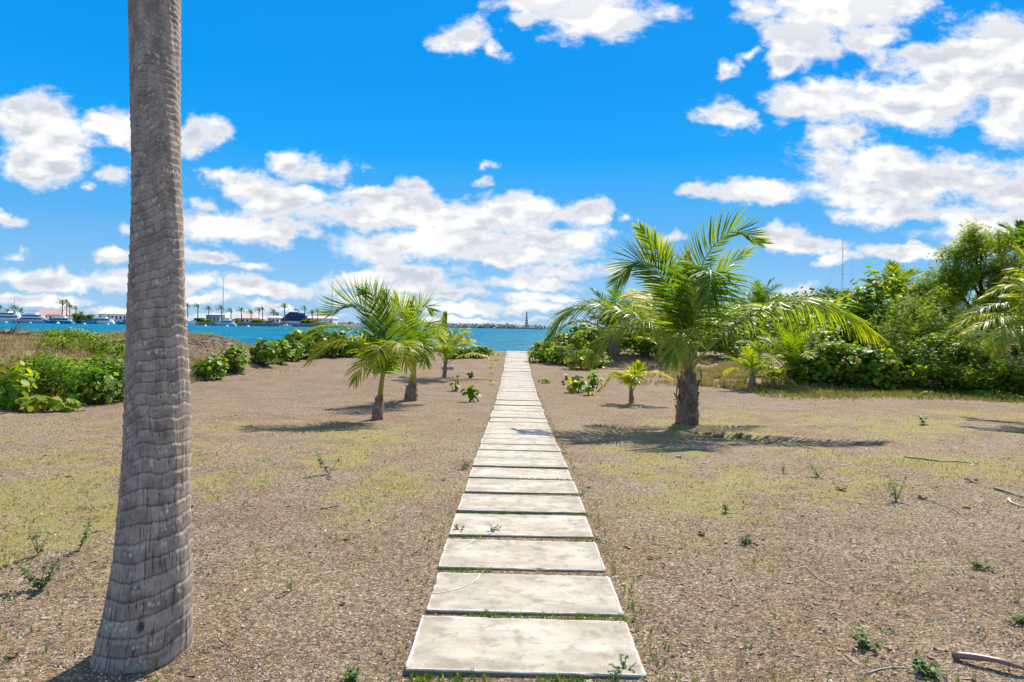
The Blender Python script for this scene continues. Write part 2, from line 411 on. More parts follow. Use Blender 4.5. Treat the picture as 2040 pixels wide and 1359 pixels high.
M['farbark'] = simple('far_palm_bark', (0.20, 0.17, 0.14), 0.9, 0.2, var=0.2, scale=1)
M['husk'] = simple('coconut_husk', (0.20, 0.10, 0.055), 0.9, 0.2, var=0.4, scale=30, bumpd=0.004)
M['petal'] = simple('white_petal', (0.75, 0.72, 0.70), 0.6, 0.3, var=0.06, scale=20)
M['hose'] = simple('fallen_petiole_skin', (0.20, 0.12, 0.105), 0.4, 0.5, var=0.3, scale=9)

# ground
def ground_material():
    m, nt = new_mat('gravelly_soil'); p = geopos(nt)
    vo = nt.n('ShaderNodeTexVoronoi'); vo.inputs['Scale'].default_value = 85; nt.l(p, vo.inputs['Vector'])
    vo2 = nt.n('ShaderNodeTexVoronoi'); vo2.inputs['Scale'].default_value = 34; nt.l(p, vo2.inputs['Vector'])
    cr = nt.xyz(vo.outputs['Color']); cr2 = nt.xyz(vo2.outputs['Color'])
    grain = nt.ramp(cr[0], [(0.0, (0.03, 0.02, 0.014)), (0.22, (0.12, 0.076, 0.045)), (0.5, (0.29, 0.20, 0.125)), (0.78, (0.43, 0.32, 0.205)), (0.93, (0.66, 0.55, 0.40)), (1.0, (0.76, 0.70, 0.60))])
    big = nt.ramp(cr2[1], [(0.0, (0.06, 0.045, 0.035)), (0.15, (0.29, 0.205, 0.14)), (0.9, (0.37, 0.27, 0.18)), (1.0, (0.62, 0.53, 0.42))])
    c = nt.mix(0.35, grain, big)
    mid = nt.noise(p, 1.1, 5, 0.6)
    c = nt.mix(nt.smooth(mid, 0.40, 0.62, 0.0, 0.9), c, nt.mix(1.0, c, (0.86, 0.79, 0.78, 1), 'MULTIPLY'))
    lo = nt.noise(p, 0.28, 3, 0.5)
    c = nt.mix(nt.smooth(lo, 0.35, 0.65, 0.0, 0.6), c, nt.mix(1.0, c, (1.04, 0.96, 0.88, 1), 'MULTIPLY'))
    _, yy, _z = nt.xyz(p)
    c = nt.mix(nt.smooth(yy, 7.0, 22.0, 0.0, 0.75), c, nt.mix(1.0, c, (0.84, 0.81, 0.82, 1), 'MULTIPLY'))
    c = nt.mix(1.0, c, (0.885, 0.86, 0.77, 1), 'MULTIPLY')
    g = attr(nt, 'tint'); fine = nt.noise(p, 30, 4, 0.7); fine2 = nt.noise(p, 7, 3, 0.6)
    gm = nt.smooth(nt.m('ADD', g, nt.m('ADD', nt.m('MULTIPLY', nt.m('SUBTRACT', fine, 0.5), 2.2), nt.m('MULTIPLY', nt.m('SUBTRACT', fine2, 0.5), 1.6))), 0.30, 1.05, 0.0, 0.62)
    c = nt.mix(gm, c, nt.mix(fine, (0.19, 0.165, 0.03, 1), (0.45, 0.385, 0.085, 1)))
    h = nt.m('ADD', nt.m('MULTIPLY', vo.outputs['Distance'], -0.6), nt.m('ADD', nt.m('MULTIPLY', nt.noise(p, 160, 3, 0.7), 0.8), nt.m('MULTIPLY', nt.noise(p, 22, 4, 0.65), 1.2)))
    finish(nt, principled(nt, c, 0.92, 0.25, normal=bump(nt, h, 0.012))); return m
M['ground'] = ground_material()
def gravel_material():
    m, nt = new_mat('gravel_flakes'); t = attr(nt)
    c = nt.ramp(t, [(0.0, (0.05, 0.037, 0.03)), (0.2, (0.14, 0.10, 0.07)), (0.5, (0.28, 0.21, 0.145)), (0.75, (0.46, 0.35, 0.22)), (0.92, (0.62, 0.54, 0.44)), (1.0, (0.78, 0.75, 0.72))])
    finish(nt, principled(nt, c, 0.8, 0.3)); return m
M['gravel'] = gravel_material()

def concrete_material():
    m, nt = new_mat('cast_concrete_slab'); p = objco(nt)
    oi = nt.n('ShaderNodeObjectInfo'); rnd = oi.outputs['Random']
    q = nt.vm('ADD', p, nt.comb(nt.m('MULTIPLY', rnd, 37.0), nt.m('MULTIPLY', rnd, 91.0), 0.0))
    blot = nt.noise(nt.vm('MULTIPLY', q, (0.7, 1.7, 1.0)), 2.6, 6, 0.62); blot2 = nt.noise(q, 7.5, 6, 0.7)
    fine = nt.noise(q, 240, 3, 0.8); streak = nt.noise(nt.vm('MULTIPLY', q, (2.0, 60.0, 1.0)), 2.0, 4, 0.6)
    c = nt.mix(nt.smooth(blot, 0.35, 0.66), (0.47, 0.40, 0.31, 1), (0.645, 0.58, 0.48, 1))
    c = nt.mix(nt.smooth(blot2, 0.46, 0.68, 0.0, 0.75), c, (0.27, 0.235, 0.20, 1))
    c = nt.mix(nt.smooth(streak, 0.55, 0.8, 0.0, 0.25), c, (0.36, 0.31, 0.25, 1))
    c = nt.mix(1.0, c, nt.mix(nt.smooth(fine, 0.3, 0.7), (0.66, 0.64, 0.62, 1), (1.12, 1.12, 1.12, 1)), 'MULTIPLY')
    tone = nt.mix(rnd, (0.93, 0.92, 0.90, 1), (1.03, 1.02, 1.0, 1)); c = nt.mix(1.0, c, tone, 'MULTIPLY')
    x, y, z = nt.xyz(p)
    n3 = nt.noise(q, 14, 3, 0.6)
    ex = nt.m('SUBTRACT', 0.57, nt.m('ABSOLUTE', x)); ey = nt.m('SUBTRACT', 0.30, nt.m('ABSOLUTE', y))
    e = nt.m('ADD', nt.m('MINIMUM', ex, nt.m('MULTIPLY', ey, 1.2)), nt.m('MULTIPLY', nt.m('SUBTRACT', n3, 0.5), 0.05))
    # dirt gathers a hand's width inside the rim, the worn arris itself is pale
    ring = nt.m('MULTIPLY', nt.smooth(e, 0.0, 0.035), nt.smooth(e, 0.06, 0.16, 1.0, 0.0))
    ring = nt.m('MULTIPLY', ring, nt.smooth(nt.noise(q, 3.1, 3, 0.6), 0.35, 0.7, 0.0, 0.75))
    c = nt.mix(ring, c, (0.27, 0.225, 0.18, 1))
    c = nt.mix(nt.smooth(e, 0.018, 0.004, 0.0, 0.7), c, (0.66, 0.62, 0.52, 1))
    vo = nt.n('ShaderNodeTexVoronoi'); vo.inputs['Scale'].default_value = 13; nt.l(q, vo.inputs['Vector'])
    pit = nt.m('MULTIPLY', nt.smooth(vo.outputs['Distance'], 0.09, 0.05), nt.smooth(nt.xyz(vo.outputs['Color'])[0], 0.86, 0.9))
    c = nt.mix(pit, c, (0.06, 0.045, 0.035, 1))
    c = nt.mix(nt.smooth(z, -0.003, -0.012, 0.0, 0.85), c, (0.15, 0.115, 0.08, 1))  # soil-brown sides, painted dark to put the front-face shadow into the colour
    h = nt.m('ADD', nt.m('MULTIPLY', fine, 0.5), nt.m('ADD', nt.m('MULTIPLY', blot2, 0.6), nt.m('MULTIPLY', streak, 0.25)))
    finish(nt, principled(nt, c, 0.9, 0.25, normal=bump(nt, h, 0.004))); return m
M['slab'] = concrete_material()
M['filler'] = simple('pale_repair_mortar', (0.66, 0.62, 0.54), 0.9, 0.2, var=0.08, scale=30, bumpd=0.001)

def water_material():
    m, nt = new_mat('sea_water'); p = geopos(nt)
    x, y, z = nt.xyz(p)
    pp = nt.vm('MULTIPLY', p, (0.55, 1.0, 1.0))
    n1 = nt.noise(pp, 0.55, 5, 0.62); n2 = nt.noise(pp, 2.6, 4, 0.65); n3 = nt.noise(p, 0.02, 3, 0.5)
    c = nt.mix(nt.smooth(n3, 0.3, 0.7), (0.0, 0.130, 0.215, 1), (0.0, 0.155, 0.24, 1))
    c = nt.mix(nt.smooth(n1, 0.35, 0.68), nt.mix(1.0, c, (0.6, 0.72, 0.80, 1), 'MULTIPLY'), nt.mix(1.0, c, (1.5, 1.38, 1.25, 1), 'MULTIPLY'))
    glint_foam = nt.m('MULTIPLY', nt.smooth(n2, 0.61, 0.66), nt.smooth(n1, 0.50, 0.58))
    c = nt.mix(glint_foam, c, (0.6, 0.75, 0.8, 1))  # sun glints painted into the water colour as bright flecks among whitecaps
    h = nt.m('ADD', nt.m('MULTIPLY', n1, 1.0), nt.m('MULTIPLY', n2, 0.35))
    nr = bump(nt, h, 0.6, 1.0)
    df = nt.n('ShaderNodeBsdfDiffuse'); nt.l(c, df.inputs[0]); nt.l(nr, df.inputs['Normal'])
    gl = nt.n('ShaderNodeBsdfGlossy'); gl.inputs['Roughness'].default_value = 0.3; nt.l(nr, gl.inputs['Normal'])
    mx = nt.n('ShaderNodeMixShader'); mx.inputs[0].default_value = 0.045; nt.l(df.outputs[0], mx.inputs[1]); nt.l(gl.outputs[0], mx.inputs[2])
    finish(nt, mx.outputs[0]); return m
M['water'] = water_material()

def trunk_material():
    m, nt = new_mat('coconut_trunk_bark')
    a = nt.n('ShaderNodeAttribute'); a.attribute_name = 'bark'; q = a.outputs['Vector']
    u, v, ph = nt.xyz(q)                # u: metres round the trunk, v: metres up, ph: ring phase 0..1
    q = nt.comb(u, v, 0.0)
    base = nt.noise(q, 9, 5, 0.6)
    c = nt.mix(nt.smooth(base, 0.35, 0.65), (0.25, 0.195, 0.155, 1), (0.42, 0.345, 0.28, 1))
    # rings: pale upper lip, dark scar beneath
    c = nt.mix(nt.smooth(ph, 0.72, 0.98, 0.0, 0.55), c, (0.43, 0.37, 0.32, 1))
    c = nt.mix(nt.smooth(ph, 0.0, 0.26, 0.7, 0.0), c, (0.085, 0.065, 0.052, 1))
    # pale lichen dots sitting in rows on the rings
    vo = nt.n('ShaderNodeTexVoronoi'); vo.inputs['Scale'].default_value = 42; vo.inputs['Randomness'].default_value = 0.8
    nt.l(nt.comb(u, nt.m('MULTIPLY', v, 0.75), 0.0), vo.inputs['Vector'])
    spots = nt.smooth(vo.outputs['Distance'], 0.50, 0.36)
    row = nt.m('MULTIPLY', nt.smooth(ph, 0.3, 0.55), nt.smooth(ph, 1.0, 0.85))
    zone = nt.smooth(nt.noise(nt.comb(u, nt.m('MULTIPLY', v, 1.4), 3.0), 6.0, 4, 0.6), 0.44, 0.60)
    lm = nt.m('MULTIPLY', nt.m('MULTIPLY', spots, row), zone)
    c = nt.mix(nt.m('MULTIPLY', lm, 0.8), c, nt.mix(nt.xyz(vo.outputs['Color'])[0], (0.48, 0.41, 0.29, 1), (0.66, 0.63, 0.57, 1)))
    # fine vertical fibre cracks
    fib = nt.noise(nt.comb(nt.m('MULTIPLY', u, 32.0), nt.m('MULTIPLY', v, 1.8), 0.0), 3.2, 4, 0.6)
    low = nt.smooth(v, 0.3, 1.9, 1.0, 0.12)
    crack = nt.m('MULTIPLY', nt.smooth(fib, 0.43, 0.36), low)
    c = nt.mix(nt.m('MULTIPLY', crack, 0.6), c, (0.03, 0.024, 0.02, 1))
    fine = nt.noise(nt.comb(nt.m('MULTIPLY', u, 3.0), nt.m('MULTIPLY', v, 0.5), 1.0), 30, 4, 0.7)
    c = nt.mix(1.0, c, nt.mix(fine, (0.72, 0.72, 0.72, 1), (1.25, 1.22, 1.2, 1)), 'MULTIPLY')
    c = nt.mix(nt.smooth(nt.noise(q, 2.2, 2, 0.5), 0.62, 0.75, 0.0, 0.35), c, (0.27, 0.16, 0.09, 1))
    h = nt.m('ADD', nt.m('MULTIPLY', crack, -1.0), nt.m('ADD', nt.m('MULTIPLY', fine, 0.5), nt.m('MULTIPLY', lm, 0.2)))
    finish(nt, principled(nt, c, 0.88, 0.25, normal=bump(nt, h, 0.006))); return m
M['trunk'] = trunk_material()
def fibre_material():
    m, nt = new_mat('young_palm_fibre'); p = objco(nt)
    f = nt.noise(nt.vm('MULTIPLY', p, (1.0, 1.0, 0.16)), 55, 4, 0.65); b = nt.noise(p, 7, 4, 0.6)
    t = nt.m('ADD', attr(nt), nt.m('MULTIPLY', nt.m('SUBTRACT', f, 0.5), 0.7))
    c = nt.ramp(t, [(0.0, (0.045, 0.025, 0.015)), (0.35, (0.17, 0.105, 0.065)), (0.65, (0.33, 0.23, 0.155)), (1.0, (0.52, 0.42, 0.32))])
    c = nt.mix(nt.smooth(b, 0.55, 0.75, 0.0, 0.5), c, (0.24, 0.11, 0.04, 1))
    finish(nt, principled(nt, c, 0.9, 0.2, normal=bump(nt, f, 0.012))); return m
M['fibre'] = fibre_material()
def petiole_material():
    m, nt = new_mat('frond_stalk'); p = objco(nt)
    n = nt.noise(p, 8, 3, 0.6)
    c = nt.ramp(nt.m('ADD', attr(nt), nt.m('MULTIPLY', nt.m('SUBTRACT', n, 0.5), 0.3)), [(0.0, (0.09, 0.14, 0.02)), (0.5, (0.30, 0.29, 0.04)), (1.0, (0.42, 0.25, 0.06))])
    finish(nt, principled(nt, c, 0.4, 0.5)); return m
M['stalk'] = petiole_material()
# ------------------------------------------------------------------ the setting: ground, sea
def grass_mask(x, y):
    a1 = fbm(x * 0.5 + 3.1, y * 0.36 + 1.7, 41, 3); a2 = fbm(x * 1.5 + 9, y * 1.1, 51, 3); a3 = fbm(x * 5.0, y * 4.0 + 3, 57, 3)
    pat = sst(0.40 * a1 + 0.36 * a2 + 0.34 * a3, 0.47, 0.68)
    env = 0.55 * sst(y, 3.0, 5.5) * (1 - sst(y, 11.5, 16.0)) * sst(np.abs(x - 0.1), 0.8, 2.2)
    def blob(cx, cy, rx, ry, a): return a * np.exp(-(((x - cx) / rx) ** 2 + ((y - cy) / ry) ** 2))
    env = env + (blob(6.0, 14.2, 3.6, 1.6, 1.1) + blob(-2.8, 9.0, 1.9, 1.7, 1.0) + blob(-1.9, 6.6, 1.4, 1.5, 0.7) + blob(-3.6, 6.2, 1.2, 1.4, 0.7) + blob(3.5, 8.2, 3.2, 2.0, 0.7)
                 + blob(1.05, 2.9, 0.45, 0.5, 1.0) + blob(1.5, 3.1, 1.0, 0.3, 0.7) + blob(10.5, 16.5, 4.5, 1.5, 0.9) + blob(1.6, 9.0, .9, 1.6, 0.6) + blob(2.3, 2.6, 1.1, 0.35, 0.9) + blob(1.5, 5.0, .8, 1.4, 0.4))
    m = 1.35 * pat * env
    m = m + 0.5 * pat * sst(y, 19, 23) * sst(x, 8, 10)
    edge = -9.3 - 0.08 * (y - 14)
    return np.clip(m + 0.5 * sst(edge - x, 0, 3) * a2, 0, 1)
def axis(a, b, fine, lim, grow):
    out = [a]; s = fine
    while out[-1] < b:
        if out[-1] > lim: s *= grow
        out.append(out[-1] + s)
    return np.array(out)
xr = axis(0.06, 95, 0.11, 11, 1.035); xs = np.concatenate([-xr[::-1], [0.0], xr])
ys = np.concatenate([-axis(1.0, 30, 0.3, 2, 1.1)[::-1][:-1], axis(-1.0, 215, 0.10, 15, 1.02)])
GX, GY = np.meshgrid(xs, ys)
GZ = H(GX, GY)
n_x, n_y = len(xs), len(ys)
ii = (np.arange(n_y - 1)[:, None] * n_x + np.arange(n_x - 1)[None, :])
gf = np.stack([ii, ii + 1, ii + n_x + 1, ii + n_x], -1).reshape(-1, 4)
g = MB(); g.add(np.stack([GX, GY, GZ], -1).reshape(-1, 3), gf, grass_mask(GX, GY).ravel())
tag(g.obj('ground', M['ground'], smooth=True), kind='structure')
WATER_Z = -1.0
g = MB(); R_ = 14000.0
g.add([(-R_, -200, WATER_Z), (R_, -200, WATER_Z), (R_, R_, WATER_Z), (-R_, R_, WATER_Z)], [(0, 1, 2, 3)])
tag(g.obj('sea', M['water']), kind='structure')
g = MB(); g.add([(-R_, 150, -4.5), (R_, 150, -4.5), (R_, R_, -4.5), (-R_, R_, -4.5)], [(0, 1, 2, 3)], 0.0)
tag(g.obj('seabed', M['ground']), kind='structure')

# ------------------------------------------------------------------ the stepping-slab path
path = empty('path', (0, 0, 0), kind='structure')
def slab_mesh(seed, W=1.14, Dp=0.60, T=0.075):
    r = np.random.default_rng(seed)
    out = []
    def side(p0, p1, n):
        for i in range(n):
            t = i / n; p = np.array(p0) * (1 - t) + np.array(p1) * t
            out.append(p + r.normal(0, 0.0013, 2))
    cxx, cyy = W / 2, Dp / 2; k = 0.012
    side((-cxx + k, -cyy), (cxx - k, -cyy), 20); side((cxx - k, -cyy), (cxx, -cyy + k), 1)
    side((cxx, -cyy + k), (cxx, cyy - k), 10); side((cxx, cyy - k), (cxx - k, cyy), 1)
    side((cxx - k, cyy), (-cxx + k, cyy), 20); side((-cxx + k, cyy), (-cxx, cyy - k), 1)
    side((-cxx, cyy - k), (-cxx, -cyy + k), 10); side((-cxx, -cyy + k), (-cxx + k, -cyy), 1)
    o = np.array(out); n = len(o)
    chip = 0.004 + 0.010 * np.clip(r.normal(0, 1, n) - 1.2, 0, 2)
    inn = o * (1 - (chip / np.linalg.norm(o, axis=1))[:, None])
    V = np.concatenate([np.c_[o, np.full(n, -T)], np.c_[o, -chip * 0.8], np.c_[inn, r.normal(0, 0.0006, n)]])
    j = np.arange(n); j2 = (j + 1) % n
    f = [tuple(q) for q in np.stack([j, j2, n + j2, n + j], -1)] + [tuple(q) for q in np.stack([n + j, n + j2, 2 * n + j2, 2 * n + j], -1)]
    f.append(tuple(range(2 * n, 3 * n)))
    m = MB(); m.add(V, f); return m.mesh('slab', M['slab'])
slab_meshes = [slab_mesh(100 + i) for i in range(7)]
def centre_x(y): return 0.078 + 0.0053 * y + 0.012 * math.sin(y * 0.9)
slabs = []
fronts = [3.22, 3.91, 4.62, 5.35, 6.05, 6.80, 7.50]
while fronts[-1] < 38.2: fronts.append(fronts[-1] + 0.655 + random.Random(len(fronts)).uniform(-0.02, 0.03))
fronts = [-0.6, 0.12, 0.82, 1.72, 2.45] + fronts     # the row goes on under the camera
for i, y0 in enumerate(fronts):
    rr = random.Random(500 + i)
    yc = y0 + 0.30
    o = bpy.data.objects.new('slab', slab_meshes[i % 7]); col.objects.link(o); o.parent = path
    slope = math.atan2(float(pathz(y0 + 0.6) - pathz(y0)), 0.6)
    far = yc > 8
    o.location = (centre_x(yc) + rr.uniform(-0.012, 0.012), yc, float(pathz(yc)) + rr.uniform(-0.006, 0.006) + (0.012 if far else 0.0))
    o.rotation_euler = (slope + math.radians(rr.uniform(-0.7, 0.7)) * (1 if far else 0.5), math.radians(0.55 + rr.uniform(-0.3, 0.3)), math.radians(-0.1 + rr.uniform(-0.45, 0.45)))
    o.scale = ((-1 if i % 2 else 1) * (1 + rr.uniform(-0.006, 0.006)), 1.0, 1.0)
    slabs.append(o)
def filler(slab_o, pts):
    """raised pale mortar line, in slab coordinates (x right, y away)"""
    pts = np.array(pts); t = np.linspace(0, 1, 26); k = np.linspace(0, 1, len(pts))
    X = np.interp(t, k, pts[:, 0]); Y = np.interp(t, k, pts[:, 1])
    ker = np.array([1, 2, 3, 2, 1]) / 9
    X[2:-2] = np.convolve(X, ker, 'valid'); Y[2:-2] = np.convolve(Y, ker, 'valid')
    r = np.random.default_rng(3)
    P3 = np.c_[X, Y, np.full(26, 0.0015)]
    m = MB(); m.tube(P3, 0.0052 + r.normal(0, 0.0011, 26), 6, flat=0.45)
    o = m.obj('mortar_line', M['filler'], slab_o, smooth=True)
    if slab_o.scale[0] < 0: o.scale = (-1, 1, 1)
filler(slabs[6], [(-0.565, -0.06), (-0.50, -0.045), (-0.40, 0.03), (-0.33, 0.13), (-0.30, 0.20), (-0.29, 0.295)])
filler(slabs[7], [(-0.565, 0.02), (-0.50, 0.05), (-0.43, 0.13), (-0.38, 0.22), (-0.36, 0.295)])
filler(slabs[6], [(0.55, 0.295), (0.553, 0.1), (0.56, -0.1), (0.545, -0.29)])
filler(slabs[7], [(0.555, 0.295), (0.558, 0.1), (0.562, -0.1), (0.556, -0.29)])
filler(slabs[5], [(-0.562, 0.295), (-0.563, 0.1), (-0.562, -0.1), (-0.563, -0.29)])

# ------------------------------------------------------------------ gravel, grass, weeds in the joints
def off_slab(x, y, pad=0.0):
    a = np.ones(len(x), bool)
    for o in slabs:
        if o.location.y > 24: continue
        a &= ~((np.abs(x - o.location.x) < 0.572 + pad) & (np.abs(y - o.location.y) < 0.302 + pad))
    return a
def scatter_xy(n, y0, y1, r, power=1.0, spread=0.80):
    u = r.random(n)
    y = (y0 ** (1 - power) + u * (y1 ** (1 - power) - y0 ** (1 - power))) ** (1 / (1 - power)) if power != 1.0 else y0 * (y1 / y0) ** u
    x = (r.random(n) * 2 - 1) * (y * spread + 0.4)
    return x, y
r = np.random.default_rng(11)
x, y = scatter_xy(135000, 2.2, 13.0, r, 1.6)
k = off_slab(x, y, 0.003); x, y = x[k], y[k]
N = len(x)
size = np.exp(r.normal(math.log(0.0042), 0.42, N)) * (1 + 0.04 * y); size = np.clip(size, 0.002, 0.017)
big = r.random(N) < 0.016; size[big] *= 2.0
T = np.array([(1, 0, -.25), (-.2, .8, -.3), (-.8, -.5, -.2), (0.05, 0.05, .5)]); TF = np.array([(0, 1, 3), (1, 2, 3), (2, 0, 3)])
Rm = rotmats(N, r, np.array([0, 0, 1.0]), 0.35) * size[:, None, None]
Rm[:, 2] *= 0.8
t = np.clip(r.beta(2.2, 2.0, N) + np.where(r.random(N) < 0.03, 0.4, 0), 0, 1)
m = MB(); m.scatter(T, TF, Rm, np.c_[x, y, H(x, y) + size * 0.12], t)
tag(m.obj('gravel', M['gravel']), kind='stuff', label='loose gravel and shell chips covering the bare soil', cat='gravel')

blade = np.array([(-.06, 0, 0), (.06, 0, 0), (.045, .12, .55), (-.045, .12, .55), (0, .42, 1.0)])
blade_q = [(0, 1, 2), (0, 2, 3), (3, 2, 4)]
def tuft(nb, seed, lean=0.7):
    r = np.random.default_rng(seed); V = []; Fc = []
    for i in range(nb):
        a = r.uniform(0, 2 * math.pi); s = r.uniform(0.55, 1.0); l = r.uniform(0.3, 1.0) * lean
        c, q = math.cos(a), math.sin(a)
        B = blade * np.array([1, l * 1.6, 1]) * s
        B = B @ np.array([[c, q, 0], [-q, c, 0], [0, 0, 1]]) + np.array([r.normal(0, .12), r.normal(0, .12), 0])
        Fc += [(a0 + 5 * i, a1 + 5 * i, a2 + 5 * i) for a0, a1, a2 in blade_q]; V.append(B)
    return np.concatenate(V), np.array(Fc)
def zrot(n, r, s):
    a = r.random(n) * 2 * math.pi; c, q = np.cos(a), np.sin(a); z = np.zeros(n)
    return np.stack([np.stack([c, q, z], -1), np.stack([-q, c, z], -1), np.stack([z, z, z + 1], -1)], 1) * np.asarray(s)[:, None, None]
def sow(name, x, y, h, tint, mat, label, cat, nb=5, lean=0.7, seed=1, zoff=0.0):
    m = MB(); r = np.random.default_rng(seed); k = np.arange(len(x)) % 4
    for q in range(4):
        T_, F_ = tuft(nb, seed * 10 + q, lean); s = k == q
        m.scatter(T_, F_, zrot(int(s.sum()), r, h[s]), np.c_[x[s], y[s], H(x[s], y[s]) + zoff], tint[s])
    return tag(m.obj(name, mat), kind='stuff', label=label, cat=cat)
x, y = scatter_xy(120000, 2.2, 20.0, r, 1.25)
gm = grass_mask(x, y); keep = (r.random(len(x)) < gm * (0.25 + 1.1 * (fbm(x * 4.0, y * 4.0, 58, 3) > 0.5)) * 0.55) & off_slab(x, y, 0.0)
x, y, gm = x[keep], y[keep], gm[keep]; N = len(x)
sow('grass', x, y, r.uniform(0.008, 0.028, N) * (1 + 0.03 * y), np.clip(r.normal(0.33, 0.2, N), 0, 1), M['grass'], 'thin yellow-green grass growing in patches on the soil', 'grass', 4, 1.0, 5)
# greener shoots sprinkled anywhere near, thick at the slab joints
xa, ya = scatter_xy(1500, 2.2, 12.0, r, 1.5); k = off_slab(xa, ya); xa, ya = xa[k], ya[k]
k = fbm(xa * 1.2, ya * 1.2, 77, 3) > 0.47; xa, ya = xa[k], ya[k]
xb = []; yb = []
for o in slabs[4:40]:
    yj = o.location.y - 0.36; n = int(330 / (1 + 0.25 * max(0, yj - 3)))
    px_ = r.uniform(-0.57, 0.62, n) + o.location.x; dens_ = fbm(px_ * 3.0, np.full(n, yj * 7), 88, 2)
    kk = dens_ > 0.46; xb.append(px_[kk]); yb.append(yj + r.uniform(-0.045, 0.045, n)[kk])
    for sx in (-0.60, 0.61):
        n2 = n // 9 if sx > 0 else n // 20
        ye = o.location.y + r.uniform(-0.33, 0.33, n2); xb.append(o.location.x + sx + np.abs(r.normal(0, 0.05, n2)) * np.sign(sx)); yb.append(ye)
xb = np.concatenate(xb); yb = np.concatenate(yb); k = off_slab(xb, yb, -0.004); xb, yb = xb[k], yb[k]
sow('joint_weeds', xb, yb, r.uniform(0.012, 0.042, len(xb)), np.clip(r.normal(0.5, 0.25, len(xb)), 0, 1), M['weed'], 'small green weeds sprouting in the joints beside the slabs', 'weeds', 6, 1.2, 9)
sow('green_shoots', xa, ya, r.uniform(0.015, 0.05, len(xa)), np.clip(r.normal(0.35, 0.2, len(xa)), 0, 1), M['weed'], 'scattered green grass shoots coming up through gravel', 'grass', 5, 0.9, 13)
xa, ya = scatter_xy(5200, 2.2, 16.0, r, 1.2); k = off_slab(xa, ya, .01) & (fbm(xa * .8, ya * .8, 66, 3) > .42); xa, ya = xa[k], ya[k]; n = len(xa)
LT = np.array([(-.22, -.5, 0), (.25, -.45, .06), (.2, .4, .0), (-.1, .6, .08)]); m = MB(); sc_ = np.exp(r.normal(math.log(.017), .5, n)) * (1 + .04 * ya)
m.scatter(LT, np.array([(0, 1, 2), (0, 2, 3)]), rotmats(n, r, np.array([0, 0, 1.6]), .5) * sc_[:, None, None], np.c_[xa, ya, H(xa, ya) + .004], np.clip(r.beta(1.6, 1.8, n), 0, 1))
tag(m.obj('leaf_litter', M['dryleaf']), kind='stuff', label='fine brown leaf litter strewn thinly over the gravel', cat='litter')
# dry grass on the left bank and under the shrubs on the right
n = 60000
yb = r.uniform(15, 36, n); xb = -9.6 - 0.08 * (yb - 14) - np.abs(r.normal(0, 1, n)) * 8
k = (r.random(n) < 0.25 + 0.9 * (fbm(xb * 0.5, yb * 0.5, 61, 3) - 0.3)) & (np.hypot((xb + 12.0) / 1.3, (yb - 28) / 2.4) > 1.0) & (xb > -0.78 * yb - 1) & (H(xb, yb) > -0.6)
xb, yb = xb[k], yb[k]
sow('dry_grass', xb, yb, r.uniform(0.08, 0.26, len(xb)), np.clip(r.normal(0.92, 0.17, len(xb)), 0, 1), M['grass'], 'dry straw-coloured grass covering the bank left of the trunk', 'grass', 5, 0.6, 17)
n = 30000
yb = r.uniform(18.2, 24, n); xb = r.uniform(7.5, 19, n)
k = (r.random(n) < sst(yb + 0.1 * (xb - 9), 18.5, 21)) & (r.random(n) < 1.6 * (fbm(xb * 0.9, yb * 0.9, 62, 3) - 0.3)) & (r.random(n) < sst(yb - 2.4 * fbm(xb * 0.7, xb * 0, 64, 3), 17.6, 20.4))
xb, yb = xb[k], yb[k]
sow('verge_grass', xb, yb, r.uniform(0.04, 0.17, len(xb)), np.clip(r.normal(0.5, 0.25, len(xb)), 0, 1), M['grass'], 'uneven green and straw grass strip before the right-hand thicket', 'grass', 5, 0.7, 19)
n = 16000
yb = r.uniform(23, 35, n); xb = 8.3 + (yb - 24) * .15 + r.normal(0, 1.7, n)
k = (fbm(xb * 0.7, yb * 0.7, 63, 3) > 0.50) & (r.random(n) < 0.5)
sow('straw_grass', xb[k], yb[k], r.uniform(0.06, 0.30, int(k.sum())), np.clip(r.normal(0.80, 0.13, int(k.sum())), 0, 1), M['grass'], 'tall pale dry grass behind the big young palm', 'grass', 5, 0.6, 23)

n = 9000
xb = r.normal(-12.8, 1.3, n); yb = r.normal(28.2, 1.3, n); sb = np.exp(r.normal(math.log(0.02), 0.5, n))
m = MB(); m.scatter(T, TF, rotmats(n, r, np.array([0, 0, 1.0]), .6) * sb[:, None, None], np.c_[xb, yb, H(xb, yb) + sb * .2], np.clip(0.25 + 0.4 * r.beta(2, 2.4, n), 0, 1))
tag(m.obj('rubble', M['gravel']), kind='stuff', label='loose earth clods on the brown dirt mound by the water', cat='rubble')

# ------------------------------------------------------------------ the tall coconut trunk at the left
def smoothpts(pts, n):
    """Catmull-Rom through the points"""
    p = np.asarray(pts, float); p = np.concatenate([[2 * p[0] - p[1]], p, [2 * p[-1] - p[-2]]])
    t = np.linspace(0, len(p) - 3 - 1e-6, n); i = t.astype(int); f = (t - i)[:, None]
    a, b, c, d = p[i], p[i + 1], p[i + 2], p[i + 3]
    return 0.5 * (2 * b + (c - a) * f + (2 * a - 5 * b + 4 * c - d) * f ** 2 + (3 * b - a - 3 * c + d) * f ** 3)
TY = 3.46
tz = np.array([(185, 383, 1318), (190, 382, 1290), (199, 383, 1260), (212, 384, 1210), (222, 384, 1150), (231, 382, 1100), (240, 379, 1000), (248, 377, 900), (251, 375, 800), (254, 372, 700), (258, 368, 600), (262, 366, 500), (264, 363, 400), (262, 360, 200), (257, 358, 0)], float)
cen = []; rad = []
for l_, r_, y_ in tz:
    p1 = PT(l_, y_, TY); p2 = PT(r_, y_, TY); cen.append((p1 + p2) / 2); rad.append(np.linalg.norm(p2 - p1) / 2 * 0.935)
cen = np.array(cen); rad = np.array(rad)
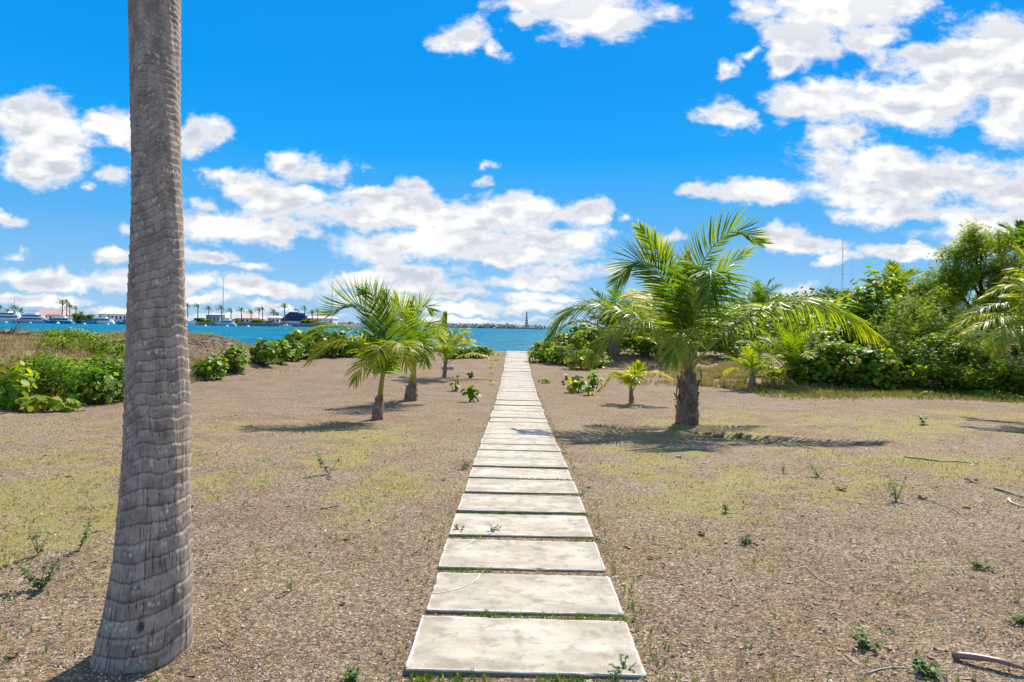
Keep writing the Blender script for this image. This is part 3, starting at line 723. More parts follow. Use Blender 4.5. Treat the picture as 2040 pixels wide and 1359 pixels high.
top = cen[-1] + np.array([-0.02, 0.05, 5.2]); zc = np.concatenate([[-0.15], cen[:, 2], [cen[-1, 2] + 2.5, top[2]]])
xc = np.concatenate([[cen[0, 0]], cen[:, 0], [cen[-1, 0] - 0.01, top[0]]]); rc = np.concatenate([[rad[0] * 1.03], rad, [rad[-1] * 0.9, rad[-1] * 0.72]])
zz = np.concatenate([np.arange(-0.12, 3.5, 0.0065), np.arange(3.5, top[2], 0.05)]); na = 150
o_ = np.argsort(zc); zc, xc, rc = zc[o_], xc[o_], rc[o_]
XC = np.interp(zz, zc, xc); RC = np.interp(zz, zc, rc)
kk = np.exp(-0.5 * (np.arange(-24, 25) / 10) ** 2); kk /= kk.sum()
XC = np.convolve(np.pad(XC, 24, 'edge'), kk, 'valid'); RC = np.convolve(np.pad(RC, 24, 'edge'), kk, 'valid')
th = np.arange(na) * 2 * math.pi / na
TH, ZZ = np.meshgrid(th, zz)
cx2, sx2 = np.cos(TH), np.sin(TH)
warpz = (fbm(cx2 * 0.9 + 5, sx2 * 0.9 + ZZ * 0.9, 91, 2) - 0.5) * 0.14 + (fbm(cx2 * 2.4, sx2 * 2.4 + ZZ * 5, 95, 2) - 0.5) * 0.022 - 0.035 * cx2
spacing = np.interp(zz, [0, 0.8, 1.6, 2.4, 3.4, 9], [0.09, 0.072, 0.052, 0.038, 0.028, 0.05])
cum = np.concatenate([[0], np.cumsum(np.diff(zz) / spacing[:-1])])
phase = np.interp((ZZ + warpz).ravel(), zz, cum).reshape(ZZ.shape)
fr = phase - np.floor(phase)
amp = 0.35 + 0.95 * hash2(np.floor(phase), np.floor(phase) * 0 + np.round(TH * 1.2) * 0, 3)
prof = np.where(fr < 0.86, (fr / 0.86) ** 1.6, (1 - fr) / 0.14)
fade = np.interp(ZZ, [0, 0.25, 0.6, 9], [0.25, 0.45, 1.0, 1.0])
disp = 0.0048 * (prof - 0.45) * amp * fade * (0.45 + 1.1 * fbm(cx2 * 2 + 9, sx2 * 2 + ZZ * 3, 97, 2))
disp += (fbm(TH * 13, ZZ * 2.2, 99, 3) - 0.5) * 0.007 * np.interp(ZZ, [0, 1.2, 2.2], [1, .8, .25]) + (fbm(cx2 * 1.5, sx2 * 1.5 + ZZ * 1.2, 103, 3) - 0.5) * 0.022
disp += (fbm(cx2 * 3 + 2, sx2 * 3 + ZZ * 14, 105, 2) - 0.5) * 0.003
# the dark rot hole low on the trunk
hp = PT(320, 1217, TY); hz = hp[2]; ha = math.atan2(-0.92, (hp[0] - np.interp(hz, zz, XC)) / np.interp(hz, zz, RC))
dd = np.hypot(((TH - (ha % (2 * math.pi)) + math.pi) % (2 * math.pi) - math.pi) * 0.24 / 0.024, (ZZ - hz) / 0.030)
disp -= 0.055 * (1 - sst(dd, 0.55, 1.0)); disp += 0.006 * np.exp(-((dd - 1.35) / 0.3) ** 2)
RR = RC[:, None] + disp
V = np.stack([XC[:, None] + RR * cx2, TY + RR * sx2 + 0 * ZZ, ZZ], -1)
i = np.arange(len(zz) - 1)[:, None] * na; j = np.arange(na)[None, :]; j2 = (j + 1) % na
f = np.stack([i + j, i + j2, i + na + j2, i + na + j], -1).reshape(-1, 4)
tall = empty('coconut_palm', (XC[20], TY, 0.0), 'tall grey ringed palm trunk standing close at the left of the slab path', 'palm tree')
m = MB(); m.add(V.reshape(-1, 3), f)
trunk_o = part(m, 'trunk', M['trunk'], tall, smooth=True)
ba = trunk_o.data.attributes.new('bark', 'FLOAT_VECTOR', 'POINT')
ba.data.foreach_set('vector', np.stack([TH * 0.22, ZZ, fr], -1).astype(np.float32).ravel())
TALL_TOP = np.array([XC[-1], TY, top[2]])
# ------------------------------------------------------------------ palms
def frond_mbs(curve, leafL=0.6, n=58, width=0.028, droop=0.55, vang=0.35, twist=0.0, side=None, tint=0.45, tipy=0.1, start=0.22, seed=0, wind=(-0.10, 0.0, 0.0), seg=4, petiole=0.022, fold=0.0, asym=1.0, jitter=0.12, stalk_tint=0.5, dens=1.0):
    """one feather frond: leaflets mesh and midrib mesh, along the given curve (world or local points)"""
    r = np.random.default_rng(seed); wind = np.asarray(wind, float)
    c = smoothpts(curve, 60) if len(curve) < 60 else np.asarray(curve)[:60]
    n = int(n * dens)
    seglen = np.linalg.norm(np.diff(c, axis=0), axis=1); L = seglen.sum(); cum = np.concatenate([[0], np.cumsum(seglen)]) / L
    s = start + (1 - start) * (np.arange(n) + 0.3) / n; s = np.repeat(s, 2) + r.normal(0, 0.004, 2 * n); s = np.clip(s, 0, 1)
    sd_ = np.tile([1.0, -1.0], n)
    p = np.stack([np.interp(s, cum, c[:, k]) for k in range(3)], -1)
    tg = np.gradient(c, axis=0); tg /= np.linalg.norm(tg, axis=1)[:, None]
    t = np.stack([np.interp(s, cum, tg[:, k]) for k in range(3)], -1); t /= np.linalg.norm(t, axis=1)[:, None]
    if side is None:
        ch = c[-1] - c[0]; b0 = np.cross(ch, [0, 0, 1.0]); b0 /= np.linalg.norm(b0) + 1e-9
    else: b0 = np.asarray(side, float); b0 = b0 / np.linalg.norm(b0)
    b = b0 - (t @ b0)[:, None] * t; b /= np.linalg.norm(b, axis=1)[:, None] + 1e-9
    nn = np.cross(b, t)
    tw = twist if np.isscalar(twist) else np.interp(s, [0, 1], twist)
    ct, st_ = np.cos(tw), np.sin(tw)
    ct = np.broadcast_to(ct, s.shape)[:, None]; st_ = np.broadcast_to(st_, s.shape)[:, None]
    b, nn = b * ct + nn * st_, nn * ct - b * st_
    q = (s - start) / (1 - start)
    al = np.interp(q, [0, 0.5, 1.0], [1.25, 0.95, 0.35]) + r.normal(0, jitter * 0.5, len(s))
    ln = leafL * np.interp(q, [0, 0.12, 0.4, 0.75, 1.0], [0.45, 0.85, 1.0, 0.8, 0.35]) * (1 + r.normal(0, 0.06, len(s)))
    ln = ln * np.where(sd_ < 0, asym, 1.0)
    va = vang + r.normal(0, jitter, len(s))
    d = np.cos(al)[:, None] * t + np.sin(al)[:, None] * (sd_[:, None] * b * np.cos(va)[:, None] + nn * np.sin(va)[:, None])
    wd = t - (np.sum(t * d, 1))[:, None] * d; wd /= np.linalg.norm(wd, axis=1)[:, None] + 1e-9
    rt = r.normal(0, 0.35, len(s)) + fold; n3 = np.cross(d, wd)
    wd = wd * np.cos(rt)[:, None] + n3 * np.sin(rt)[:, None]
    prof = np.interp(np.linspace(0, 1, seg + 1), [0, 0.15, 0.5, 0.85, 1.0], [0.55, 0.95, 1.0, 0.5, 0.06])
    cur = p.copy(); dr = d.copy(); V = np.zeros((len(s), (seg + 1) * 2, 3))
    dz_ = droop * (1 + r.normal(0, 0.25, len(s)))
    for k in range(seg + 1):
        hw = (0.95 * width / 2 * prof[k] * (0.7 + 0.3 * ln / leafL))[:, None]
        V[:, 2 * k] = cur - wd * hw; V[:, 2 * k + 1] = cur + wd * hw
        cur = cur + dr * (ln / seg)[:, None]
        dr = dr + np.array([0, 0, -1.0]) * (dz_ / seg)[:, None] + wind / seg
        dr /= np.linalg.norm(dr, axis=1)[:, None]
    base = (np.arange(len(s)) * (seg + 1) * 2)[:, None, None]
    fk = np.array([(2 * k, 2 * k + 1, 2 * k + 3, 2 * k + 2) for k in range(seg)])
    tt = tint + r.normal(0, 0.06, len(s)); tt = tt + tipy * q
    tv = np.repeat(tt, (seg + 1) * 2) + np.tile(np.repeat(np.linspace(-0.04, 0.10, seg + 1), 2), len(s))
    lf = MB(); lf.add(V.reshape(-1, 3), (fk[None] + base).reshape(-1, 4), tv)
    rb = MB(); kk_ = np.arange(0, 60, 3); kk_[-1] = 59
    rr = petiole * np.interp(cum[kk_], [0, 0.08, 0.3, 1.0], [1.5, 1.0, 0.6, 0.10])
    rb.tube(c[kk_], rr, 6, stalk_tint, flat=0.6)
    return lf, rb
def add_frond(tree, curve, mat='palm', **kw):
    lf, rb = frond_mbs(curve, **kw)
    o = part(lf, 'frond', M[mat], tree)
    part(rb, 'midrib', M['stalk'], o, smooth=True)
    return o
def arc(base, az, el, L, sag, n=30, bend=0.0, roll=0.0):
    """a frond's midrib: starts at az/el, sinks with its length"""
    p = [np.array(base, float)]; d = np.array([math.cos(az) * math.cos(el), math.sin(az) * math.cos(el), math.sin(el)])
    for i in range(n - 1):
        p.append(p[-1] + d * L / (n - 1))
        k = i / (n - 1)
        d = d + np.array([bend * math.cos(az + 1.57), bend * math.sin(az + 1.57), -sag * (0.35 + 1.3 * k)]) / (n - 1)
        d = d / np.linalg.norm(d)
    return np.array(p)
def stump(tree, base, top_, r0, r1, seed, boots=8, name='trunk', boot_parts=True):
    """fibrous young trunk with old leaf bases"""
    rr = np.random.default_rng(seed); base = np.array(base, float); top_ = np.array(top_, float)
    n = 44; na_ = 40; s = np.linspace(0, 1, n); th = np.arange(na_) * 2 * math.pi / na_
    S, A = np.meshgrid(s, th, indexing='ij')
    rad_ = r1 + (r0 - r1) * (1 - S) ** 0.8 + r0 * 0.10 * np.sin(S * 3.1)
    hgt = np.linalg.norm(top_ - base)
    rad_ = rad_ * (1 + 0.22 * (fbm(np.cos(A) * 2 + seed, np.sin(A) * 2 + S * hgt * 7, seed, 4) - 0.5) + 0.14 * (fbm(A * 7, S * hgt * 3, seed + 9, 3) - 0.5) + 0.10 * (((S * hgt / 0.11 + A / 6.28 * 2) % 1.0) - 0.5))
    c = base + (top_ - base) * s[:, None]; c[:, 2] -= 0.06 * (1 - s)
    c += np.array([1, 0, 0]) * (np.sin(s * 2.4 + seed) * r0 * 0.12)[:, None]
    V = np.stack([c[:, 0:1] + rad_ * np.cos(A), c[:, 1:2] + rad_ * np.sin(A), c[:, 2:3] + 0 * A], -1).reshape(-1, 3)
    i = np.arange(n - 1)[:, None] * na_; j = np.arange(na_)[None]; j2 = (j + 1) % na_
    m = MB(); m.add(V, np.stack([i + j, i + j2, i + na_ + j2, i + na_ + j], -1).reshape(-1, 4), (0.56 + 0.4 * (fbm(A * 2, S * 5, seed + 3, 3) - 0.5)).ravel())
    m.add(V[-na_:], [tuple(range(na_))], 0.3)
    part(m, name, M['fibre'], tree, smooth=True)
    if boots >= 3:
        q_ = int(45 * boots); aa = rr.uniform(0, 6.28, q_); ss_ = rr.uniform(0.02, 0.98, q_); rq = (r1 + (r0 - r1) * (1 - ss_) ** 0.8) * 1.03
        cc_ = base + (top_ - base) * ss_[:, None] + np.stack([np.cos(aa) * rq, np.sin(aa) * rq, 0 * aa], -1)
        out_ = np.stack([np.cos(aa), np.sin(aa), 0 * aa], -1); dn = out_ * rr.uniform(0.1, 0.8, q_)[:, None] + np.array([0, 0, 1.0]) * rr.choice([-1, 1], q_, p=[.65, .35])[:, None] + rr.normal(0, .25, (q_, 3))
        dn /= np.linalg.norm(dn, axis=1)[:, None]; xx_ = np.cross(dn, out_); xx_ /= np.linalg.norm(xx_, axis=1)[:, None] + 1e-9
        ln_ = rr.uniform(0.25, 0.9, q_) * r0 * 0.9; Rr = np.stack([xx_ * 0.10 * r0, np.cross(xx_, dn) * .05 * r0, dn * ln_[:, None]], 1)
        mf = MB(); mf.scatter([(-.5, 0, 0), (.5, 0, 0), (.35, .5, .5), (0, 1.5, 1)], np.array([(0, 1, 2), (0, 2, 3)]), Rr, cc_, rr.uniform(.2, 1.0, q_))
        tag(part(mf, 'fibre', M['fibre'], tree), kind='stuff')
    for b_ in range(boots):
        f_ = (b_ + 0.5) / boots; a = b_ * 2.4 + rr.uniform(-0.3, 0.3); zc_ = 0.12 + 0.80 * f_
        cb = base + (top_ - base) * zc_; rb_ = r1 + (r0 - r1) * (1 - zc_) ** 0.8
        out = np.array([math.cos(a), math.sin(a), 0]); sd2 = np.array([-out[1], out[0], 0])
        hh = hgt * rr.uniform(0.22, 0.36); ww = rb_ * rr.uniform(0.55, 0.85); fl = rr.uniform(0.05, 0.45) * (1.0 if r0 > 0.16 else 0.4)
        rows = 6; cols = 5; VV = []
        for q in range(rows):
            u = q / (rows - 1)
            for w_ in range(cols):
                v_ = (w_ / (cols - 1) - 0.5) * 2
                wdt = ww * (1 - u ** 1.5 * 0.85)
                pnt = cb + out * (rb_ * (1.03 - 0.25 * v_ * v_ * (1 - u)) + fl * hh * u ** 1.7 * 0.8) + sd2 * (v_ * wdt) + np.array([0, 0, (u - 0.3) * hh * (1 - 0.35 * fl * u)])
                VV.append(pnt + rr.normal(0, 0.004, 3))
        ff = [(q * cols + w_, q * cols + w_ + 1, (q + 1) * cols + w_ + 1, (q + 1) * cols + w_) for q in range(rows - 1) for w_ in range(cols - 1)]
        if boot_parts or b_ == 0: mb_ = MB()
        mb_.add(np.array(VV), ff, rr.uniform(0.35, 0.85))
        # give the sheath its thickness
        mb_.add(np.array(VV) - out * 0.012, [tuple(reversed(f__)) for f__ in ff], 0.2)
        if boot_parts: part(mb_, 'leaf_base', M['fibre'], tree, smooth=True)
    if boots and not boot_parts: part(mb_, 'leaf_base', M['fibre'], tree, smooth=True)
def px_curve(pts, Y0):
    return np.array([PT(p[0], p[1], Y0 + (p[2] if len(p) > 2 else 0.0)) for p in pts])

# --- the big young palm right of the path
b_ = hit(1370, 846); Y0 = b_[1]
big_palm = empty('young_coconut_palm', b_, 'large young coconut palm with thick fibrous trunk right of the slab path', 'palm tree')
c0 = PT(1371, 742, Y0)
stump(big_palm, b_, c0, 0.205, 0.12, 5, 13)
SIDE = (1, 0, 0)
S0 = [1371, 748, 0]
def bf(pts, **kw): return add_frond(big_palm, px_curve([S0] + pts, Y0), dens=1.12, **kw)
bf([(1366, 690, 0.05), (1348, 610, 0.1), (1312, 545, 0.1), (1268, 520, 0.0), (1228, 563, -0.1)], leafL=0.79, n=83, droop=0.35, vang=0.15, twist=(1.0, 1.2), tint=0.28, seed=1, petiole=0.04, wind=(-0.25, 0, 0.15))
bf([(1358, 690, 0.2), (1345, 610, 0.4), (1325, 540, 0.5), (1300, 490, 0.5), (1274, 454, 0.45)], leafL=0.61, n=81, droop=0.15, vang=0.1, twist=1.25, tint=0.50, seed=2, petiole=0.04, wind=(-0.1, 0, -0.1), width=0.034)
bf([(1378, 660, 0.3), (1388, 560, 0.5), (1418, 495, 0.6), (1465, 460, 0.5), (1518, 485, 0.4)], leafL=0.79, n=97, droop=0.10, vang=0.2, twist=1.35, tint=0.34, seed=3, petiole=0.045, wind=(0.22, 0, 0.32), asym=0.62, width=0.03)
bf([(1380, 660, 0.05), (1395, 590, -0.3), (1411, 540, -0.75), (1416, 552, -1.2), (1408, 600, -1.5)], leafL=1.02, n=83, droop=0.75, vang=0.15, twist=0.35, tint=0.24, seed=4, petiole=0.045, wind=(-0.05, 0, 0), width=0.036, side=(1, 0.1, 0))
bf([(1376, 680, 0.4), (1392, 620, 0.7), (1425, 560, 0.9), (1460, 522, 0.9), (1490, 503, 0.8)], leafL=0.77, n=75, droop=0.35, vang=0.15, twist=1.1, tint=0.42, seed=5, petiole=0.038, wind=(0.2, 0, -0.1))
bf([(1402, 705, -0.1), (1463, 650, -0.2), (1555, 607, -0.3), (1645, 612, -0.35), (1746, 668, -0.4)], leafL=1.00, n=105, droop=1.5, vang=0.15, twist=0.1, tint=0.22, tipy=0.42, seed=6, petiole=0.045, wind=(0.10, 0, 0), width=0.038)
bf([(1345, 700, 0), (1290, 647, 0.1), (1205, 612, 0.2), (1140, 618, 0.2), (1096, 668, 0.1)], leafL=0.95, n=97, droop=1.35, vang=0.2, twist=0.15, tint=0.36, tipy=0.05, seed=7, petiole=0.042, wind=(-0.22, 0, 0), width=0.034)
bf([(1350, 700, -0.1), (1315, 665, -0.4), (1262, 650, -0.7), (1215, 668, -0.9), (1180, 715, -1.0)], leafL=0.84, n=81, droop=1.25, vang=0.2, tint=0.40, seed=8, petiole=0.036, wind=(-0.15, 0, 0))
bf([(1355, 690, 0.3), (1325, 630, 0.9), (1290, 590, 1.5), (1255, 590, 2.0)], leafL=0.79, n=72, droop=0.9, vang=0.2, tint=0.58, tipy=0.15, seed=10, petiole=0.034)
bf([(1390, 690, 0.3), (1430, 640, 1.0), (1480, 610, 1.6), (1530, 625, 2.1)], leafL=0.79, n=72, droop=1.0, vang=0.2, tint=0.42, seed=11, petiole=0.034)
bf([(1380, 650, 0.1), (1382, 560, 0.2), (1376, 508, 0.25)], leafL=0.64, n=59, droop=0.05, vang=0.6, twist=1.2, tint=0.5, seed=13, petiole=0.03, start=0.3, wind=(0.0, 0, 0.4))
bf([(1368, 690, -0.2), (1360, 660, -0.8), (1348, 670, -1.3), (1338, 720, -1.6)], leafL=0.70, n=64, droop=1.2, vang=0.2, tint=0.42, seed=14, petiole=0.034)
# dead sheath curls round the trunk's head
for k_, (a0, pxo, pyo) in enumerate([(0, 1352, 790), (1, 1396, 765), (2, 1345, 815)]):
    m_ = MB(); p0 = PT(pxo, pyo - 30, Y0 - 0.22); p1 = PT(pxo - 5 + 6 * k_, pyo + 4, Y0 - 0.27)
    m_.tube(smoothpts([p0, (p0 + p1) / 2 + np.array([0.02 * (k_ - 1), -0.03, 0]), p1], 8), [0.02, 0.045, 0.05, 0.045, 0.035, 0.025, 0.015, 0.004], 7, 0.55 + 0.1 * k_, flat=0.3); part(m_, 'dry_sheath', M['fibre'], big_palm, smooth=True)


# --- the front left palm
b_ = hit(750, 836); YA = b_[1]
pA = empty('young_coconut_palm', b_, 'young coconut palm nearest the left side of the path with wide leftward fronds', 'palm tree')
stump(pA, b_, PT(757, 788, YA), 0.115, 0.055, 21, 6)
SA = [757, 792, 0]
m_ = MB(); m_.tube(px_curve([(756, 800, 0), (760, 765, 0), (765, 730, 0), (768, 700, 0)], YA), [0.06, 0.05, 0.044, 0.03], 10, [0.75, 0.6, 0.45, 0.4]); part(m_, 'leaf_sheath', M['stalk'], pA, smooth=True)
def af(pts, **kw): return add_frond(pA, px_curve([SA, [763, 742, 0]] + pts, YA), **{**dict(width=0.026, petiole=0.028, dens=0.92), **kw})
af([(752, 690, 0.0), (733, 622, 0.1), (698, 605, 0.1), (652, 628, 0.0)], leafL=0.77, n=75, droop=0.05, vang=0.3, twist=1.2, tint=0.30, seed=31, wind=(0.0, 0, 0.45), asym=0.55)
af([(740, 690, -0.05), (706, 662, -0.2), (645, 655, -0.4), (598, 705, -0.5)], leafL=0.79, n=81, droop=0.85, vang=0.25, tint=0.33, tipy=0.2, seed=32, wind=(-0.3, 0, 0.0))
af([(738, 705, -0.3), (700, 680, -0.7), (655, 686, -1.0), (620, 718, -1.2)], leafL=0.67, n=70, droop=1.1, vang=0.2, tint=0.55, tipy=0.12, seed=33, wind=(-0.25, 0, 0))
af([(766, 680, 0.0), (762, 640, 0.1), (744, 590, 0.15), (722, 583, 0.15)], leafL=0.70, n=70, droop=0.0, vang=0.25, twist=1.3, tint=0.30, seed=34, wind=(0.08, 0, 0.25))
af([(768, 700, -0.3), (762, 690, -0.7), (752, 700, -1.0), (742, 735, -1.2)], leafL=0.67, n=67, droop=0.95, vang=0.15, tint=0.30, tipy=0.35, seed=35, wind=(-0.08, 0, 0))
af([(776, 705, -0.2), (788, 685, -0.45), (804, 690, -0.8), (812, 730, -1.0)], leafL=0.64, n=67, droop=1.0, vang=0.2, tint=0.5, tipy=0.2, seed=36, wind=(0.1, 0, 0))
af([(772, 690, 0.3), (775, 650, 0.6), (790, 622, 0.8), (812, 625, 0.9)], leafL=0.64, n=64, droop=0.4, vang=0.25, twist=0.8, tint=0.44, seed=37)
af([(768, 670, 0.0), (770, 620, 0.0), (768, 585, 0.0)], leafL=0.54, n=48, droop=0.0, vang=0.7, twist=1.0, tint=0.33, seed=39, start=0.3, wind=(0, 0, 0.5))
af([(762, 715, -0.15), (745, 712, -0.5), (722, 728, -0.8), (706, 762, -1.0)], leafL=0.54, n=54, droop=1.0, vang=0.2, tint=0.48, tipy=0.2, seed=40, wind=(-0.2, 0, 0))

# --- the second left palm
b_ = hit(818, 799); YB = b_[1]
pB = empty('young_coconut_palm', b_, 'upright young coconut palm behind the front left one, brown sheathed base', 'palm tree')
stump(pB, b_, PT(822, 762, YB), 0.165, 0.08, 22, 7)
SB = [822, 765, 0]
m_ = MB(); m_.tube(px_curve([(822, 772, 0), (823, 750, 0), (825, 725, 0), (826, 700, 0)], YB), [0.085, 0.078, 0.066, 0.045], 10, [0.85, 0.7, 0.5, 0.4]); part(m_, 'leaf_sheath', M['stalk'], pB, smooth=True)
def bf2(pts, **kw): return add_frond(pB, px_curve([SB, [824, 735, 0]] + pts, YB), **{**dict(width=0.030, petiole=0.034, dens=0.9), **kw})
bf2([(820, 700, 0.0), (812, 650, 0.1), (800, 615, 0.1), (787, 595, 0.1)], leafL=0.79, n=70, droop=0.05, vang=0.25, twist=1.25, tint=0.48, seed=51, wind=(0.0, 0, 0.0), asym=0.7)
bf2([(824, 690, 0.2), (828, 640, 0.4), (842, 610, 0.5), (862, 620, 0.5)], leafL=0.74, n=67, droop=0.1, vang=0.25, twist=1.2, tint=0.36, seed=52, wind=(0.1, 0, 0.2))
bf2([(818, 700, -0.2), (808, 665, -0.6), (800, 645, -1.0), (790, 655, -1.4)], leafL=0.84, n=67, droop=0.9, vang=0.2, tint=0.22, seed=53, wind=(-0.1, 0, 0))
bf2([(834, 700, 0.0), (850, 672, 0.0), (872, 668, 0.0), (892, 690, 0.0)], leafL=0.77, n=64, droop=0.9, vang=0.25, tint=0.40, seed=54)
bf2([(826, 700, -0.3), (834, 680, -0.7), (842, 690, -1.1), (848, 725, -1.4)], leafL=0.67, n=62, droop=1.0, vang=0.2, tint=0.36, seed=56)
bf2([(822, 670, 0.1), (822, 620, 0.2), (826, 596, 0.2)], leafL=0.51, n=45, droop=0, vang=0.7, twist=1.0, tint=0.36, seed=57, start=0.3, wind=(0, 0, 0.5))
bf2([(830, 690, 0.3), (845, 650, 0.9), (862, 645, 1.3), (880, 665, 1.6)], leafL=0.70, n=59, droop=0.7, vang=0.2, tint=0.42, seed=58)

def auto_palm(base, top_, label, fronds, L, leafL, seed, r0=0.12, r1=0.06, group=None, tint=0.42, var=0.12, name='young_coconut_palm', n=40, width=0.034, boots=5, elr=(0.2, 1.35), sag=1.1, wind=(-0.12, 0, 0), spear=True, tipy=0.1, kind_trunk='fibre', petiole=0.028, bp=False, seg=4, els=None):
    rr = np.random.default_rng(seed)
    o = empty(name, base, label, 'palm tree', group)
    base = np.array(base, float); top_ = np.array(top_, float)
    if kind_trunk == 'fibre': stump(o, base, top_, r0, r1, seed, boots, boot_parts=bp)
    else:
        m = MB(); m.tube(smoothpts([base - [0, 0, .2], (base + top_) / 2 + [0.05, 0, 0], top_], 20), np.linspace(r0, r1, 20) * (1 + 0.04 * np.sin(np.arange(20) * 2.1)), 12, 0.4)
        part(m, 'trunk', M['farbark'], o, smooth=True)
    for k in range(fronds):
        az = k * 2.39996 + rr.uniform(-0.25, 0.25)
        u = (k + 0.5) / fronds
        el = elr[0] + (elr[1] - elr[0]) * u
        Lk = L * rr.uniform(0.85, 1.1) * (0.85 + 0.15 * (1 - u))
        cv = arc(top_ - np.array([0, 0, 0.06]), az, el, Lk, sag * rr.uniform(0.8, 1.3), bend=rr.uniform(-0.2, 0.2))
        add_frond(o, cv, leafL=leafL * rr.uniform(0.85, 1.1), n=n, width=width, droop=rr.uniform(0.5, 1.1) * (1.1 - 0.6 * u), vang=0.3, tint=tint + rr.uniform(-var, var) + (0.10 if u < 0.25 else 0), tipy=tipy, seed=seed * 50 + k, wind=wind, petiole=petiole, seg=seg)
    if spear:
        cv = arc(top_, 1.0, 1.5, L * 0.75, 0.05)
        add_frond(o, cv, leafL=leafL * 0.45, n=max(16, n // 2), width=width, droop=0, vang=0.95, tint=tint - 0.02, seed=seed * 50 + 49, wind=(0, 0, 0.7), start=0.35, petiole=petiole, seg=seg)
    return o
def at_px(bx, by, tx, ty):
    b = hit(bx, by); return b, PT(tx, ty, b[1])
# third left palm, fourth by the sea wall
b, t = at_px(885, 752, 888, 722)
p = auto_palm(b, t, 'slim young coconut palm, third from the left, with a tall unopened spear leaf', 8, 1.9, 0.55, 61, 0.075, 0.05, tint=0.42, n=38, sag=1.3, elr=(0.5, 1.4), spear=False)
YC = b[1]
for pts, kw in [([(888, 722), (890, 680), (891, 625)], dict(leafL=0.45, n=30, droop=0, vang=1.1, tint=0.5, wind=(0, 0, 0.8), start=0.55)),
                ([(888, 722), (884, 670), (870, 650), (852, 668)], dict(leafL=0.6, n=36, droop=0.7, vang=0.3, tint=0.72)),
                ([(888, 722), (902, 672), (922, 660), (932, 675)], dict(leafL=0.8, n=40, droop=0.9, vang=0.3, tint=0.42))]:
    add_frond(p, px_curve([(q[0], q[1], 0) for q in pts], YC), seed=int(pts[1][0]), width=0.04, petiole=0.03, **kw)
b, t = at_px(924, 701, 921, 690)
auto_palm(b, t, 'yellowing young palm by the pale sea wall, farthest on the left', 8, 1.0, 0.42, 62, 0.10, 0.07, tint=0.66, n=30, sag=1.2, elr=(0.4, 1.1), spear=False, tipy=0.15, petiole=0.03)
# right-hand palms
b, t = at_px(1222, 716, 1222, 668)
auto_palm(b, t, 'tall leafy palm with dark trunk behind the sea-grape thicket right of the path end', 16, 3.1, 0.85, 63, 0.30, 0.17, tint=0.30, n=56, width=0.045, sag=1.35, boots=8, elr=(0.35, 1.4), petiole=0.05, wind=(-0.25, 0, 0))
b, t = at_px(1284, 708, 1284, 672)
auto_palm(b, t, 'bushy yellow-green palm directly left behind the big young palm', 13, 3.3, 0.8, 64, 0.24, 0.14, tint=0.52, n=50, width=0.045, sag=1.1, elr=(0.5, 1.4), petiole=0.045)
b, t = at_px(1318, 730, 1316, 690)
auto_palm(b, t, 'slender young palm half hidden just left of the big palm trunk', 10, 2.1, 0.6, 65, 0.13, 0.07, tint=0.48, n=44, width=0.038, sag=1.2, elr=(0.4, 1.35), petiole=0.035)
b, t = at_px(1258, 804, 1258, 774)
auto_palm(b, t, 'small yellow palm seedling standing alone between the path and the big palm', 3, 0.7, 0.26, 66, 0.06, 0.04, tint=0.6, n=30, width=0.026, sag=1.0, elr=(0.9, 1.3), boots=3, spear=False, petiole=0.014)
pS = [o for o in col.objects if o.get('label', '').startswith('small yellow palm seedling')][0]; YS = b[1]
for sd__, pts, kw in [(1, [(1258, 778, 0), (1250, 752, 0), (1228, 742, 0), (1203, 772, 0)], dict(tint=0.62)),
                (2, [(1258, 778, 0), (1262, 752, 0), (1272, 738, 0.0), (1276, 728, 0.0)], dict(tint=0.58, twist=1.2, droop=0.1)),
                (3, [(1260, 780, 0), (1275, 757, -0.1), (1302, 742, -0.2), (1338, 754, -0.3)], dict(tint=0.85)),
                (4, [(1256, 778, 0), (1244, 756, 0.2), (1236, 746, 0.4), (1228, 752, 0.6)], dict(tint=0.55)),
                (5, [(1258, 778, 0), (1256, 755, -0.2), (1264, 748, -0.5), (1276, 762, -0.8)], dict(tint=0.56))]:
    add_frond(pS, px_curve(pts, YS), seed=sd__, width=0.03, petiole=0.014, **{**dict(leafL=0.36, n=34, droop=0.8, vang=0.3), **kw})
b, t = at_px(1499, 775, 1499, 745)
auto_palm(b, t, 'small young palm, left one of the trio before the right-hand thicket', 9, 1.3, 0.42, 67, 0.13, 0.06, tint=0.42, n=36, width=0.032, sag=1.2, elr=(0.35, 1.4), boots=4, petiole=0.022)
b, t = at_px(1541, 776, 1541, 758)
auto_palm(b, t, 'tiny pale palm seedling between two larger palms before the thicket', 7, 0.75, 0.3, 68, 0.06, 0.035, tint=0.6, n=28, width=0.028, sag=1.2, elr=(0.3, 1.3), boots=3, petiole=0.016)
b, t = at_px(1573, 769, 1573, 738)
auto_palm(b, t, 'bushy bright green palm against the sea-grape thicket, right one of the trio', 13, 2.3, 0.62, 69, 0.17, 0.09, tint=0.45, n=48, width=0.036, sag=0.9, elr=(0.45, 1.4), petiole=0.03)
def free_palm(px, py, Y, label, **kw):
    """palm whose foot is hidden: crown seen at px,py, foot set on the ground below it"""
    t = PT(px, py, Y); b = ground(t[0] + 0.1, Y); return auto_palm(b, t, label, **kw)
free_palm(1512, 622, 46, 'grey-green distant palm rising behind the long right frond', fronds=14, L=2.7, leafL=0.75, seed=70, r0=0.25, r1=0.15, tint=0.24, n=40, width=0.05, boots=0, kind_trunk='bark', elr=(0.3, 1.4), wind=(0.1, 0, 0), petiole=0.05)
